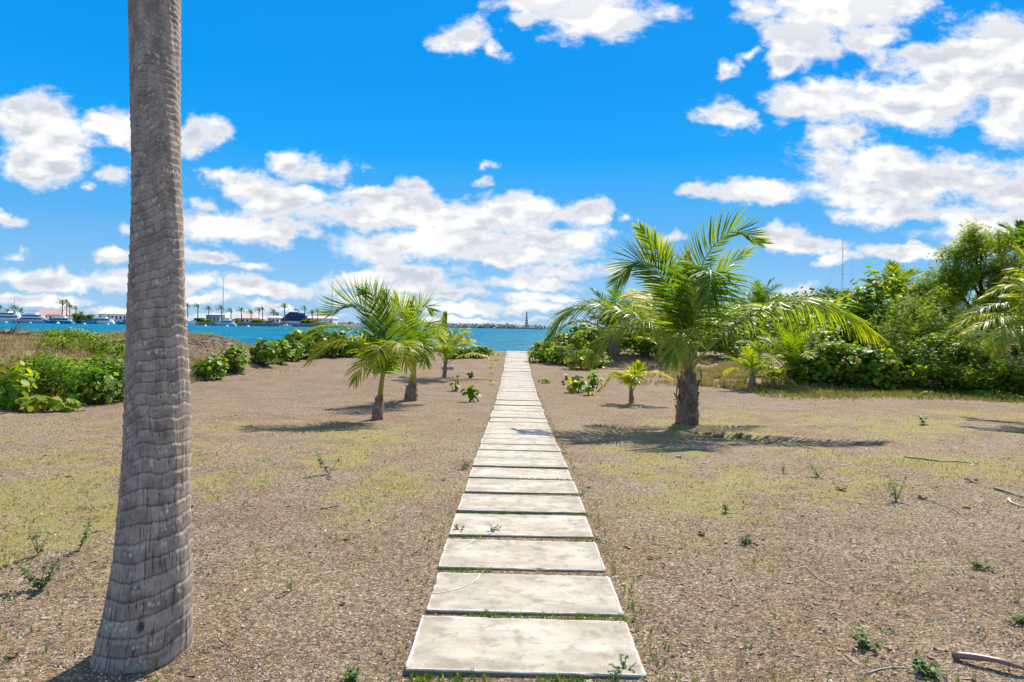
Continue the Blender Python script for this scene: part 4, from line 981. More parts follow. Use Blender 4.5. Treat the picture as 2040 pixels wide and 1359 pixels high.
free_palm(1782, 606, 33, 'tousled palm poking above the bushes left of the feathery tree', fronds=13, L=2.4, leafL=0.75, seed=71, r0=0.2, r1=0.12, tint=0.40, n=44, width=0.05, boots=0, kind_trunk='bark', elr=(0.4, 1.45), wind=(0.15, 0, 0.1), petiole=0.045)
free_palm(2040, 508, 30, 'dark palm crown high above the feathery tree at the right edge', fronds=12, L=1.9, leafL=0.6, seed=72, r0=0.2, r1=0.12, tint=0.12, var=0.05, n=40, width=0.06, boots=0, kind_trunk='bark', elr=(0.6, 1.45), petiole=0.04, wind=(0, 0, 0.2))
t = PT(2105, 655, 15.5)
pR = auto_palm(ground(t[0], 15.5), t, 'palm at the right edge reaching yellowing fronds across the thicket', 10, 2.2, 0.6, 73, 0.16, 0.1, tint=0.45, n=44, width=0.036, elr=(0.3, 1.4))
for sd__, pts, kw in [(1, [(2105, 655, 0), (2050, 612, 0), (1965, 612, 0), (1890, 662, 0)], dict(tint=0.36, tipy=0.2)),
                (2, [(2105, 660, 0), (2050, 630, -0.3), (1985, 635, -0.5), (1922, 662, -0.6)], dict(tint=0.5, tipy=0.2)),
                (3, [(2105, 660, 0), (2060, 640, -0.6), (2010, 660, -1.0), (1985, 710, -1.2)], dict(tint=0.45)),
                (4, [(2105, 655, 0), (2070, 600, 0.3), (2020, 570, 0.5), (1960, 590, 0.6)], dict(tint=0.45, tipy=0.2)),
                (5, [(2105, 650, 0), (2085, 580, 0.0), (2045, 540, 0.0), (2010, 552, 0.0)], dict(tint=0.45, tipy=0.2))]:
    add_frond(pR, px_curve(pts, 15.5), seed=sd__, **{**dict(leafL=0.62, n=56, droop=1.0, vang=0.2, width=0.036, petiole=0.035), **kw})
# crown of the tall foreground palm (above the picture)
for k in range(11):
    cv = arc(TALL_TOP, k * 2.4, 0.2 + 0.11 * k, 3.4, 1.2)
    add_frond(tall, cv, leafL=0.8, n=44, width=0.05, droop=1.0, tint=0.35, seed=900 + k, petiole=0.05)
# ------------------------------------------------------------------ sea grape and other shrubs
_a = np.arange(9) * 2 * math.pi / 9
LEAF_T = np.concatenate([[[0.0, 0.0, -0.10]], np.c_[np.cos(_a) * (1 - 0.10 * np.cos(_a)), np.sin(_a) * 0.94, 0.05 * np.cos(2 * _a)]])
LEAF_F = np.array([(0, 1 + k, 1 + (k + 1) % 9) for k in range(9)])
LEAF_S = np.concatenate([[[0.0, 0.0, -0.12]], np.c_[np.cos(_a[::2]) , np.sin(_a[::2]) * 0.92, 0.04 * np.cos(2 * _a[::2])]])
LEAF_SF = np.array([(0, 1 + k, 1 + (k + 1) % 5) for k in range(5)])
_lm = {}
def leaf_mesh(q, mat='grape'):
    if (q, mat) not in _lm:
        m = MB(); m.add(LEAF_T, LEAF_F, q / 10.0); _lm[(q, mat)] = m.mesh('leaf', M[mat], smooth=True)
    return _lm[(q, mat)]
def shrub(label, name, clumps, nleaf, size, seed, single=0, tint=0.38, var=0.17, mat='grape', cat='shrub', group=None, flowery=0.04, up=0.7, stems=26, ground_follow=True, small=False, shell=0.35):
    """clumps: (x, y, rx, ry, rz, zoff) sitting on the ground. Leaves fill the outer shell; branches carry them."""
    r = np.random.default_rng(seed)
    cl = np.array(clumps, float); base = ground(cl[0, 0], cl[0, 1])
    o = empty(name, base, label, cat, group)
    vol = (cl[:, 2] * cl[:, 3] + cl[:, 2] * cl[:, 4]); w_ = vol / vol.sum()
    ci = r.choice(len(cl), nleaf, p=w_)
    d = r.normal(size=(nleaf, 3)); d /= np.linalg.norm(d, axis=1)[:, None]
    d[:, 2] = np.where(d[:, 2] < -0.75, -d[:, 2], d[:, 2])
    rad = shell + (1.06 - shell) * r.random(nleaf) ** 0.6
    rad *= 0.68 + 0.62 * vnoise(d[:, 0] * 3 + ci * 5, d[:, 1] * 3 + d[:, 2] * 4, seed)
    c = cl[ci]
    x = c[:, 0] + d[:, 0] * c[:, 2] * rad; y = c[:, 1] + d[:, 1] * c[:, 3] * rad
    gz = H(c[:, 0], c[:, 1])
    z = gz + c[:, 5] + c[:, 4] * 0.5 + d[:, 2] * c[:, 4] * 0.55 * rad
    gz2 = H(x, y); z = np.maximum(z, gz2 + size * 0.5 + 0.25 * size * r.random(nleaf))
    upv = d * np.array([0.8, 0.8, 0.3]) + np.array([0.0, -0.1, up])
    sz = size * r.uniform(0.65, 1.12, nleaf)
    R = rotmats(nleaf, r, upv, 0.55)
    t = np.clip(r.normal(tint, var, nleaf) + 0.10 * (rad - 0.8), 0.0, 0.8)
    yl = r.random(nleaf) < flowery; t[yl] = r.uniform(0.78, 1.0, int(yl.sum()))
    P_ = np.c_[x, y, z]
    rest = np.ones(nleaf, bool)
    if single:
        dist = np.linalg.norm(P_ - CAM, axis=1) - 1.2 * (rad - 0.8) * c[:, 4] - 0.4 * (z - gz)
        idx = np.argsort(dist)[:single]; rest[idx] = False
        for i_ in idx:
            q = int(np.clip(round(t[i_] * 10), 1, 9)); lo = link_mesh('leaf', leaf_mesh(q, mat), o)
            A = Matrix([list(R[i_][0]), list(R[i_][1]), list(R[i_][2])]).transposed()
            lo.rotation_mode = 'QUATERNION'; lo.rotation_quaternion = A.to_quaternion()
            s_ = float(sz[i_]); lo.scale = (s_, s_, s_)
            lo.location = Vector(tuple(float(k) for k in P_[i_] - base))
    m = MB()
    TT, FF = (LEAF_S, LEAF_SF) if small else (LEAF_T, LEAF_F)
    if rest.any():
        m.scatter(TT, FF, R[rest] * sz[rest][:, None, None], P_[rest], t[rest])
        tag(part(m, 'foliage', M[mat], o, smooth=True), kind='stuff')
    m = MB()
    for k in range(stems):
        i_ = r.integers(nleaf); tip = P_[i_]; c_ = cl[ci[i_]]
        ft = np.array([c_[0] + r.normal(0, c_[2] * 0.35), c_[1] + r.normal(0, c_[3] * 0.35), 0.0]); ft[2] = H(ft[0], ft[1]) - 0.05
        mid = (ft + tip) / 2 + r.normal(0, 0.12, 3) * c_[4] + np.array([0, 0, 0.1 * c_[4]])
        m.tube(smoothpts([ft, mid, tip], 8), np.linspace(0.016, 0.005, 8) * (1 + size * 3), 5, 0.4)
    if stems: tag(part(m, 'branches', M['twig'], o), kind='stuff')
    return o
def cl_px(px, py, w, d, h, zoff=0.0):
    """a clump with its foot at a point of the photograph; w, d, h in metres"""
    g_ = hit(px, py); return (g_[0], g_[1] + d * 0.6, w, d, h, zoff)

# left bank
SH = 'sea grape shrubs'
shrub('broad bright green sea-grape shrub filling the left edge beside the big trunk', 'sea_grape_shrub',
      [cl_px(215, 800, .7, .8, 0.85), cl_px(165, 808, .6, .7, 0.8), cl_px(245, 792, .6, .9, 0.85), cl_px(190, 775, 1.0, 1.2, .78), cl_px(255, 770, .8, 1.0, .75)], 2800, 0.075, 201, single=150, tint=0.30, stems=60, flowery=.03)
shrub('dark green fine-leaved bush at the left edge between sea grapes', 'leafy_bush',
      [cl_px(95, 800, .6, .8, .9), cl_px(55, 795, .55, .8, .95), cl_px(120, 780, .7, 1.0, .7), cl_px(30, 780, .7, 1.0, .75), cl_px(75, 770, .25, .3, .95)], 5200, 0.034, 202, tint=0.33, var=0.12, mat='feather', stems=60, small=True, flowery=0.0)
shrub('sea-grape with large round leaves hanging at the lower left edge', 'sea_grape_shrub',
      [cl_px(6, 815, .40, .45, 0.75), cl_px(40, 822, .45, .28, 0.26), cl_px(-40, 800, .8, .8, .85)], 360, 0.10, 203, single=90, tint=0.48, stems=30, flowery=.08)
shrub('low sea-grape runner with round leaves creeping over gravel in front of the left bushes', 'sea_grape_shrub',
      [cl_px(135, 819, .3, .15, 0.22), cl_px(105, 821, .3, .15, 0.2), cl_px(80, 820, .3, .2, .3)], 60, 0.09, 204, single=60, tint=0.5, stems=8, flowery=.1)
shrub('low olive-green bush on the crest behind the left sea grapes', 'leafy_bush',
      [(-15.3, 23.5, 1.5, 1.0, 0.45, 0), (-13.6, 23.0, 1.3, 1.0, .6, 0), (-16.8, 25.5, 1.0, 1.0, 0.25, 0), (-14.4, 21.6, .8, .6, .4, 0)], 2600, 0.045, 205, tint=0.34, var=0.24, mat='feather', stems=60, small=True, flowery=0.05)
shrub('isolated rounded sea-grape shrub on the gravel edge right of the big trunk', 'sea_grape_shrub',
      [cl_px(415, 757, .5, .5, .75), cl_px(455, 745, .5, .55, 0.95), cl_px(470, 740, .3, .4, .9), cl_px(398, 757, .25, .3, .5)], 620, 0.10, 206, single=80, tint=0.36, stems=26)
shrub('sea-grape shrub nearer the path side of the left row', 'sea_grape_shrub',
      [cl_px(520, 730, .6, .6, .95), cl_px(548, 724, .6, .6, .95), cl_px(575, 720, .6, .6, .9)], 900, 0.11, 207, single=80, tint=0.36, stems=30, group=None)
shrub('tall sea-grape thicket behind the front left palm fronds', 'sea_grape_shrub',
      [cl_px(590, 715, .9, .9, 1.25), cl_px(622, 713, .9, .9, 1.35), cl_px(660, 712, .9, .9, 1.15), cl_px(700, 711, .8, .8, .95), cl_px(740, 710, 1.0, 1.0, .9), cl_px(780, 708, .8, .8, 0.6)], 3200, 0.125, 208, single=60, tint=0.40, stems=60)
shrub('low yellow-green sea-grape patch beside the far end of the path', 'sea_grape_shrub',
      [cl_px(925, 713, .7, .4, .5), cl_px(955, 713, .6, .4, .55), cl_px(900, 716, .4, .3, .25)], 480, 0.10, 209, single=50, tint=0.5, stems=16, flowery=.1)
# right of the path
shrub('wide yellow-green sea-grape thicket right of the path end', 'sea_grape_shrub',
      [cl_px(1085, 722, .75, .7, .95), cl_px(1125, 728, .85, .8, .85), cl_px(1165, 737, .85, .7, .8), cl_px(1195, 733, .5, .6, .6), cl_px(1130, 712, 1.2, .9, 1.2)], 1900, 0.10, 210, single=150, tint=0.50, var=0.2, stems=60, flowery=.07)
shrub('taller sea-grape shrub behind the thicket under the dark-trunked palm', 'sea_grape_shrub',
      [cl_px(1160, 704, 1.0, .8, 1.6), cl_px(1185, 703, .9, .8, 1.5), cl_px(1140, 702, .6, .6, 1.1)], 900, 0.12, 211, single=40, tint=0.40, stems=30, flowery=.08)
shrub('small open sea-grape shrub near the path, green with pale leaf backs', 'sea_grape_shrub',
      [cl_px(1150, 783, .32, .25, .5), cl_px(1185, 778, .22, .22, .6), cl_px(1172, 788, .2, .15, .3)], 110, 0.085, 212, single=110, tint=0.48, stems=14, flowery=.08, shell=0.2)
for px_, py_c, w_, h_, n_, t_, lab in [(1085, 764, .25, .14, 14, .55, 'tiny low sea-grape sprout touching the right side of the path'),
                                (1128, 757, .10, .22, 7, .86, 'yellow-leaved sea-grape sprout in front of the thicket'),
                                (1121, 767, .08, .12, 5, .5, 'single small green sprout below the yellow-leaved one'),
                                (907, 780, .16, .42, 14, .33, 'upright round-leaved sea-grape sprout left of the path'),
                                (938, 801, .30, .40, 24, .34, 'largest round-leaved sea-grape sprout left of the path'),
                                (937, 754, .16, .25, 9, .2, 'small dark sea-grape sprout farther up the left side'),
                                (1056, 699, .45, .38, 22, .4, 'sparse sprout at the right corner of the path end')]:
    shrub(lab, 'sea_grape_sprout', [cl_px(px_, py_c, w_, .15, h_)], n_, 0.085, 300 + px_, single=n_, tint=t_, var=0.10, stems=5, cat='plant', flowery=0.0, shell=0.3)
shrub('creeping vine of yellowing leaves running along the left of the path', 'beach_vine',
      [cl_px(984, 720, .2, .4, .15), cl_px(981, 735, .15, .4, .15), cl_px(978, 750, .12, .3, .15), cl_px(978, 766, .1, .2, .12), cl_px(984, 708, .3, .5, .2)], 60, 0.06, 213, single=60, tint=0.72, var=.1, stems=10, cat='vine', flowery=.15)
# vegetation closing the view behind the right palms
shrub('dark mixed bushes behind the big palm, left of its trunk', 'leafy_bush',
      [(x_, y_, 1.6, 1.3, h_, 0) for x_, y_, h_ in [(6.2, 38, 1.3), (7.8, 36.5, 1.4), (9.3, 38, 1.9), (5.0, 41, 1.2), (10.8, 36, 2.0), (8.4, 42, 2.4), (12.2, 38, 2.5)]], 5200, 0.12, 214, single=0, tint=0.30, stems=60, small=True)
shrub('olive bushes behind the long right frond', 'leafy_bush',
      [(x_, y_, 2.2, 1.8, h_, 0) for x_, y_, h_ in [(14.5, 46, 3.0), (17.5, 45, 3.0), (20.5, 43, 3.2), (16, 41, 2.2), (19, 39, 2.4), (22, 39, 3.0), (13.0, 43, 2.4)]], 8200, 0.12, 215, tint=0.40, stems=70, small=True, flowery=0.05)
shrub('light green bush far behind, left of the sailboat mast', 'leafy_bush',
      [(x_, y_, 3.0, 2.4, h_, 0) for x_, y_, h_ in [(28, 70, 4.8), (32, 72, 5.0), (36, 74, 4.5), (24, 66, 4.0)]], 7000, 0.17, 216, tint=0.36, var=.12, stems=50, small=True, mat='feather')
shrub('dense sea-grape thicket right of the small palms, round leaves to the ground', 'sea_grape_shrub',
      [cl_px(1620, 772, .9, .8, 1.2), cl_px(1665, 774, .9, .8, 1.45), cl_px(1710, 776, .9, .8, 1.5), cl_px(1755, 778, .9, .8, 1.4), cl_px(1800, 774, .9, .9, 1.5), cl_px(1640, 762, 1.0, 1.0, 1.6), cl_px(1690, 764, .9, 1.0, 2.3), cl_px(1735, 762, .7, .8, 1.7), cl_px(1785, 764, 1.2, 1.2, 2.6), cl_px(1660, 768, .5, .6, 1.9), cl_px(1830, 766, .8, .8, 1.5), cl_px(1605, 770, .5, .5, .6), cl_px(1690, 773, .6, .4, .6), cl_px(1735, 775, .6, .4, .6), cl_px(1790, 777, .6, .4, .6)], 9500, 0.092, 217, single=220, tint=0.40, var=.18, stems=130, flowery=.05)
shrub('tall sea-grape bush with big leaves rising in the middle of the right thicket', 'sea_grape_shrub',
      [(14.6, 27.5, 1.5, 1.0, 4.0, 0), (13.2, 27.2, 1.3, 1.0, 3.0, 0), (16.0, 27.5, 1.2, 1.0, 3.4, 0)], 2600, 0.13, 218, single=60, tint=0.46, var=.2, stems=60, flowery=.03)
shrub('dark shaded bush under the feathery tree at the right', 'leafy_bush',
      [(15.2, 22.8, 1.0, .9, 1.4, 0), (16.8, 22.6, 1.0, .8, 1.2, 0), (18.2, 22.2, 1.1, .9, 1.5, 0), (14.2, 22.8, 0.9, 1.0, 1.6, 0), (17.5, 21.6, 1.2, .7, .9, 0), (19, 21.4, 1.4, .8, 1.6, 0), (15.8, 21.9, 1.2, .6, .8, 0), (20.5, 22, 1.4, 1, 2, 0)], 16000, 0.06, 219, tint=0.30, var=.12, stems=110, small=True)
shrub('low leafy weeds in the grass strip at the right edge', 'leafy_bush',
      [cl_px(1960, 793, .3, .3, .2), cl_px(2000, 797, .4, .3, .25), cl_px(1900, 785, .25, .2, .15), cl_px(2035, 800, .3, .3, .2), cl_px(1985, 780, .4, .3, .35), cl_px(1850, 789, .3, .2, .12)], 420, 0.045, 220, single=0, tint=0.5, stems=10)

# ------------------------------------------------------------------ feathery trees
_fq = []; _fv = []
for k in range(6):
    for sgn in (-1, 1):
        a0 = np.array([0.0, k * 0.17, 0.0]); d_ = np.array([sgn * 0.9, 0.35, 0.05]); w_ = np.array([-0.35 * sgn, 0.9, 0]) * 0.085
        L_ = 0.34 * (1 - 0.07 * k); i0 = len(_fv)
        _fv += [a0 - w_ * .4, a0 + d_ * L_ * .5 - w_, a0 + d_ * L_, a0 + d_ * L_ * .5 + w_]; _fq.append((i0, i0 + 1, i0 + 2, i0 + 3))
FEA_T, FEA_F = np.array(_fv), np.array(_fq)
def feather_tree(label, base, limbs, nspray, size, seed, tint=0.45, var=0.16, r0=0.12, name='feathery_tree', pods=0):
    """limbs: list of (x,y,z,rx,ry,rz) foliage masses in world metres; each hangs on a limb"""
    r = np.random.default_rng(seed); base = np.array(base, float)
    o = empty(name, base, label, 'tree'); lb = np.array(limbs, float)
    fork = base + np.array([0.1, 0, 0.35 * (lb[:, 2].max() - base[2])])
    m = MB(); m.tube(smoothpts([base - [0, 0, .2], (base + fork) / 2 + [0.08, 0, 0], fork], 10), np.linspace(r0, r0 * 0.7, 10), 10, 0.4)
    part(m, 'trunk', M['twig'], o, smooth=True)
    tips = []
    for q in lb:
        m = MB(); c_ = q[:3]; mid = (fork + c_) / 2 + r.normal(0, 0.2, 3)
        m.tube(smoothpts([fork, mid, c_], 10), np.linspace(r0 * 0.55, r0 * 0.2, 10), 7, 0.4)
        for k in range(12):
            e = r.normal(size=3); e /= np.linalg.norm(e); tip = c_ + e * q[3:6] * r.uniform(0.7, 1.12); s0 = mid + (c_ - mid) * r.uniform(0.2, 1.0)
            m.tube(smoothpts([s0, (s0 + tip) / 2 + r.normal(0, 0.1, 3), tip], 6), np.linspace(r0 * 0.14, 0.006, 6), 4, 0.4)
            for z_ in range(3): tips.append(s0 + (tip - s0) * (0.5 + 0.25 * z_))
        part(m, 'limb', M['twig'], o)
    w_ = lb[:, 3] * lb[:, 5]; w_ = w_ / w_.sum(); ci = r.choice(len(lb), nspray, p=w_)
    d = r.normal(size=(nspray, 3)); d /= np.linalg.norm(d, axis=1)[:, None]
    rad = (0.25 + 0.80 * r.random(nspray) ** 0.55) * (0.70 + 0.6 * vnoise(d[:, 0] * 3.2 + ci * 7, d[:, 2] * 3.2 + d[:, 1] * 3, seed))
    P_ = lb[ci, :3] + d * lb[ci, 3:6] * rad[:, None]
    tp = np.array(tips); k = r.random(nspray) < 0.5; ti = r.integers(len(tp), size=nspray)
    P_ = np.where(k[:, None], tp[ti] + r.normal(0, 0.17, (nspray, 3)), P_)
    keep = vnoise(P_[:, 0] * 2.1 + 3, P_[:, 2] * 2.1 + P_[:, 1] * 1.4, seed + 3) > 0.33
    P_, d, ci = P_[keep], d[keep], ci[keep]; n_ = len(P_)
    P_[:, 2] = np.maximum(P_[:, 2], H(P_[:, 0], P_[:, 1]) + 0.1)
    R = rotmats(n_, r, d * 0.8 + np.array([0, -0.1, 0.9]), 0.55) * (size * r.uniform(0.7, 1.2, n_))[:, None, None]
    t = np.clip(r.normal(tint, var, n_) + 0.3 * (vnoise(P_[:, 0] * 1.1, P_[:, 2] * 1.1, seed + 8) - 0.5), 0, 1)
    m = MB(); m.scatter(FEA_T, FEA_F, R, P_, t)
    tag(part(m, 'crown', M['feather'], o), kind='stuff')
    if pods:
        m = MB(); pr_ = r.integers(n_, size=pods)
        T_ = np.array([(-.12, 0, 0), (.12, 0, 0), (.1, .03, -.8), (0, 0.02, -1.0), (-.1, .03, -.8)]); F_ = np.array([(0, 1, 2), (0, 2, 4), (4, 2, 3)])
        m.scatter(T_, F_, zrot(pods, r, r.uniform(0.08, 0.15, pods)), P_[pr_] , 0.1)
        tag(part(m, 'seed_pods', M['twig'], o), kind='stuff')
    return o
def W3(px, py, Y, rx, ry, rz): p_ = PT(px, py, Y); return (p_[0], p_[1], p_[2], rx, ry, rz)
feather_tree('tall airy tree with feathery leaves and dark pods at the right edge', ground(19.5, 28), [
    W3(1955, 500, 27, .95, .9, .75), W3(1925, 540, 27, .9, .9, .7), W3(2005, 530, 27, .9, 1, .8), W3(1900, 575, 27, 1.0, 1, .8), W3(1960, 580, 27, 1.2, 1.1, .9), W3(2020, 590, 27, 1.1, 1.1, .9), W3(1870, 610, 27.5, 1.0, 1, .7), W3(1990, 480, 27.5, .7, .7, .45), W3(2050, 520, 27.5, .8, .7, .7), W3(1940, 468, 27, .5, .5, .4), W3(1845, 575, 27, .6, .6, .45), W3(1985, 545, 26.5, 1.0, .8, .7), W3(1885, 548, 27, .7, .7, .55), W3(1840, 600, 27, .8, .7, .5), W3(1930, 610, 26.6, 1.1, .8, .8), W3(1905, 505, 27, .55, .6, .4), W3(2010, 620, 26, 1.2, .8, .8)],
    24000, 0.15, 401, tint=0.56, r0=0.16, pods=350)
feather_tree('rounded soft green feathery tree in the middle of the right thicket', ground(17.0, 25.5), [
    W3(1830, 640, 25, 1.3, 1.1, .9), W3(1790, 690, 24.5, 1.1, 1.0, .9), W3(1880, 670, 24.5, 1.2, 1.0, 1.0), W3(1760, 655, 25.5, .8, .8, .6), W3(1930, 650, 25, 1.2, 1.0, .9), W3(1850, 595, 26, .9, .9, .55), W3(1800, 625, 26, .7, .7, .6), W3(1880, 620, 25.6, .9, .8, .5), W3(1825, 720, 23.6, .8, .6, .5)],
    18000, 0.13, 402, tint=0.50, var=.13, r0=0.12)
feather_tree('dark feathery bushy tree low at the right picture edge', ground(17.2, 22.6), [
    W3(1960, 700, 22.5, 1.2, .9, .8), W3(2020, 690, 22.5, 1.1, .9, .9), W3(1910, 715, 22.5, 1.0, .8, .7), W3(2060, 660, 22.5, 1.0, .9, 1.0), W3(1990, 730, 22, 1.1, .7, .5), W3(1870, 735, 22.4, .8, .6, .45), W3(1940, 745, 21.8, .8, .6, .4), W3(2035, 735, 21.4, .9, .6, .5), W3(1900, 690, 22.8, .8, .7, .5)],
    16000, 0.13, 403, tint=0.40, r0=0.10)
feather_tree('flat-topped dark tree far off behind the sailboat mast', ground(44, 92), [
    W3(1660, 588, 92, 2.6, 2, 1.0), W3(1635, 598, 92, 1.9, 2, .8), W3(1690, 596, 92, 2.2, 2, .9), W3(1615, 606, 92, 1.5, 1.5, .6), W3(1712, 604, 92, 1.5, 1.5, .7), W3(1660, 610, 92, 4.0, 2, 1.2)],
    9000, 0.40, 404, tint=0.12, var=.08, r0=0.3, name='far_tree')
feather_tree('grey-green twiggy tree beside the distant palm behind the big young palm', ground(13, 44), [
    W3(1460, 618, 44, 1.0, 1, .7), W3(1440, 635, 44, 1.2, 1, .7), W3(1480, 635, 44, 1.1, 1, .7), W3(1530, 640, 44, 1.4, 1, .7), W3(1415, 650, 44, 1.2, 1, .7), W3(1570, 645, 44, 1.3, 1, .7)],
    9000, 0.17, 405, tint=0.30, var=.18, r0=0.12)

# ------------------------------------------------------------------ water-side: sea wall, breakwater, lighthouse
m = MB(); m.box((-4.3, 38.9, 0.02), (6.0, 1.1, 0.6)); m.box((-4.3, 38.35, 0.30), (6.04, 0.25, 0.06))
tag(m.obj('sea_wall', M['concrete_wall'], origin=(-4.3, 38.9, 0)), 'pale concrete sea wall capping at the shore left of the path end', 'sea wall')
r = np.random.default_rng(55)
bw = empty('breakwater', (-60, 640, -1.0), 'long low breakwater of brown boulders across the water at the horizon', 'breakwater')
m = MB()
dod = []
for z_, rad_, off in [(-1, 0.3, 0), (-.4, 1, 0), (.45, .85, .6), (1, .25, .2)]:
    for k in range(6): a_ = k * math.pi / 3 + off; dod.append((rad_ * math.cos(a_), rad_ * math.sin(a_), z_ * .8))
dq = [(6 * l + k, 6 * l + (k + 1) % 6, 6 * l + 6 + (k + 1) % 6, 6 * l + 6 + k) for l in range(3) for k in range(6)]
dod = np.array(dod)
def bwline(t): return np.stack([-190 + 226 * t, 730 - 140 * t], -1)
n_ = 5200; t_ = r.random(n_); c_ = bwline(t_); off = r.normal(0, 1.6, n_); hh = 3.2 * (1 - sst(t_, 0.93, 1.0) * 0.85) * (0.75 + 0.5 * vnoise(t_ * 40, t_ * 0, 3))
z_ = -1.3 + hh * np.clip(1.1 - np.abs(off) / 4.5, 0, 1) * r.random(n_) ** 0.4
R = rotmats(n_, r) * np.exp(r.normal(-0.15, 0.35, n_))[:, None, None]
m.scatter(dod, np.array(dq), R, np.c_[c_[:, 0], c_[:, 1] + off * 1.6, z_], r.random(n_))
core = []
tt_ = np.linspace(0, 1, 60); cc_ = bwline(tt_); m.tube(np.c_[cc_, -1.6 + 0 * tt_], 2.6 * (1 - sst(tt_, .93, 1) * .6), 8, 0.4, flat=0.8)
tag(part(m, 'boulders', M['rock'], bw), kind='stuff')
# lighthouse at the tip
lp = PT(1049, 650, 600); lh = empty('lighthouse', (lp[0], 600, 1.0), 'small red and white striped tapering lighthouse on the breakwater', 'lighthouse')
nb = 9; h_ = 11.0
for k in range(nb):
    za, zb = k / nb * h_, (k + 1) / nb * h_; ra, rb2 = 1.6 * (1 - 0.7 * k / nb), 1.6 * (1 - 0.7 * (k + 1) / nb)
    m = MB(); m.tube([(lp[0], 600, 1.0 + za), (lp[0], 600, 1.0 + zb - 0.01)], [ra, rb2], 10, 0.5)
    part(m, 'band', M['towerred'] if k % 2 == 0 else M['towerwhite'], lh)
m = MB(); m.tube([(lp[0], 600, 12.0), (lp[0], 600, 12.25)], [1.1, 1.1], 12); part(m, 'gallery', M['towerwhite'], lh)
m = MB(); m.tube([(lp[0], 600, 12.25), (lp[0], 600, 13.6), (lp[0], 600, 13.9), (lp[0], 600, 15.6)], [0.5, 0.5, 0.12, 0.06], 8); part(m, 'lantern', M['towerred'], lh)
m = MB(); m.box((lp[0], 600, 0.4), (5.5, 5.5, 1.3), taper=0.9); part(m, 'plinth', M['concrete_wall'], lh)
lp2 = PT(1085, 652, 585); m = MB(); m.tube([(lp2[0], 585, -2), (lp2[0], 585, 1.2), (lp2[0], 585, 2.0)], [0.5, 0.5, 0.1], 8); m.box((lp2[0], 585, 1.4), (1.2, 1.2, .5))
tag(m.obj('channel_marker', M['towerred'], origin=(lp2[0], 585, -1)), 'dark channel marker post just off the breakwater tip', 'marker')

# ------------------------------------------------------------------ marina on the far shore
YQ = 446.0
m = MB(); m.box((-340, YQ + 90, -1.0), (440, 180, 4.2)); tag(m.obj('far_shore', M['quaystone']), kind='structure')
m = MB(); m.box((-340, YQ - 0.5, -0.9), (440, 1.0, 4.6)); m.box((-340, YQ - 1.1, 0.2), (440, 0.5, 0.25))
tag(m.obj('quay_wall', M['quaystone'], origin=(-340, YQ, 0)), 'grey stone quay wall along the far side of the water', 'quay wall')
def loft_hull(m, L, B, hb, hs, dirx, c, depth=0.8, mi=0, mi_bottom=None):
    n = 14; rows = []
    for k in range(n):
        u = k / (n - 1)                     # 0 bow .. 1 stern
        bw_ = B / 2 * min(1.0, (u / 0.42)) ** 0.62 if u > 0 else 0.02
        sh_ = hb + (hs - hb) * u ** 0.7
        xk = (u - 0.5) * L; rake = (1 - u) ** 2 * L * 0.07
        rows.append([(xk - rake, -bw_, sh_), (xk - rake * .4, -bw_ * .93, sh_ * .5), (xk + rake * .3, -bw_ * .8, 0.05), (xk + rake, -bw_ * .35, -depth), (xk + rake, bw_ * .35, -depth), (xk + rake * .3, bw_ * .8, 0.05), (xk - rake * .4, bw_ * .93, sh_ * .5), (xk - rake, bw_, sh_)])
    V = np.array(rows).reshape(-1, 3); V[:, 0] *= dirx; V = V + np.array(c)
    f = []
    for k in range(n - 1):
        for j in range(8):
            a, b2 = 8 * k + j, 8 * k + (j + 1) % 8
            f.append((a, b2, b2 + 8, a + 8))
    f.append(tuple(range(8 * (n - 1), 8 * n))); f.append(tuple(reversed(range(8))))
    m.add(V, f, 0.5, mi)
def prism(m, prof, hw, c, dirx, tap=0.85, mi=0):
    """a side profile (x,z) given width, narrowing upward"""
    p_ = np.array(prof, float); z0, z1 = p_[:, 1].min(), p_[:, 1].max()
    w_ = hw * (1 - (1 - tap) * (p_[:, 1] - z0) / max(1e-6, z1 - z0)); n = len(p_)
    V = np.concatenate([np.c_[p_[:, 0] * dirx, -w_, p_[:, 1]], np.c_[p_[:, 0] * dirx, w_, p_[:, 1]]]) + np.array(c)
    f = [tuple(range(n)), tuple(reversed(range(n, 2 * n)))] + [(k, k + n, (k + 1) % n + n, (k + 1) % n) for k in range(n)]
    m.add(V, f, 0.5, mi)
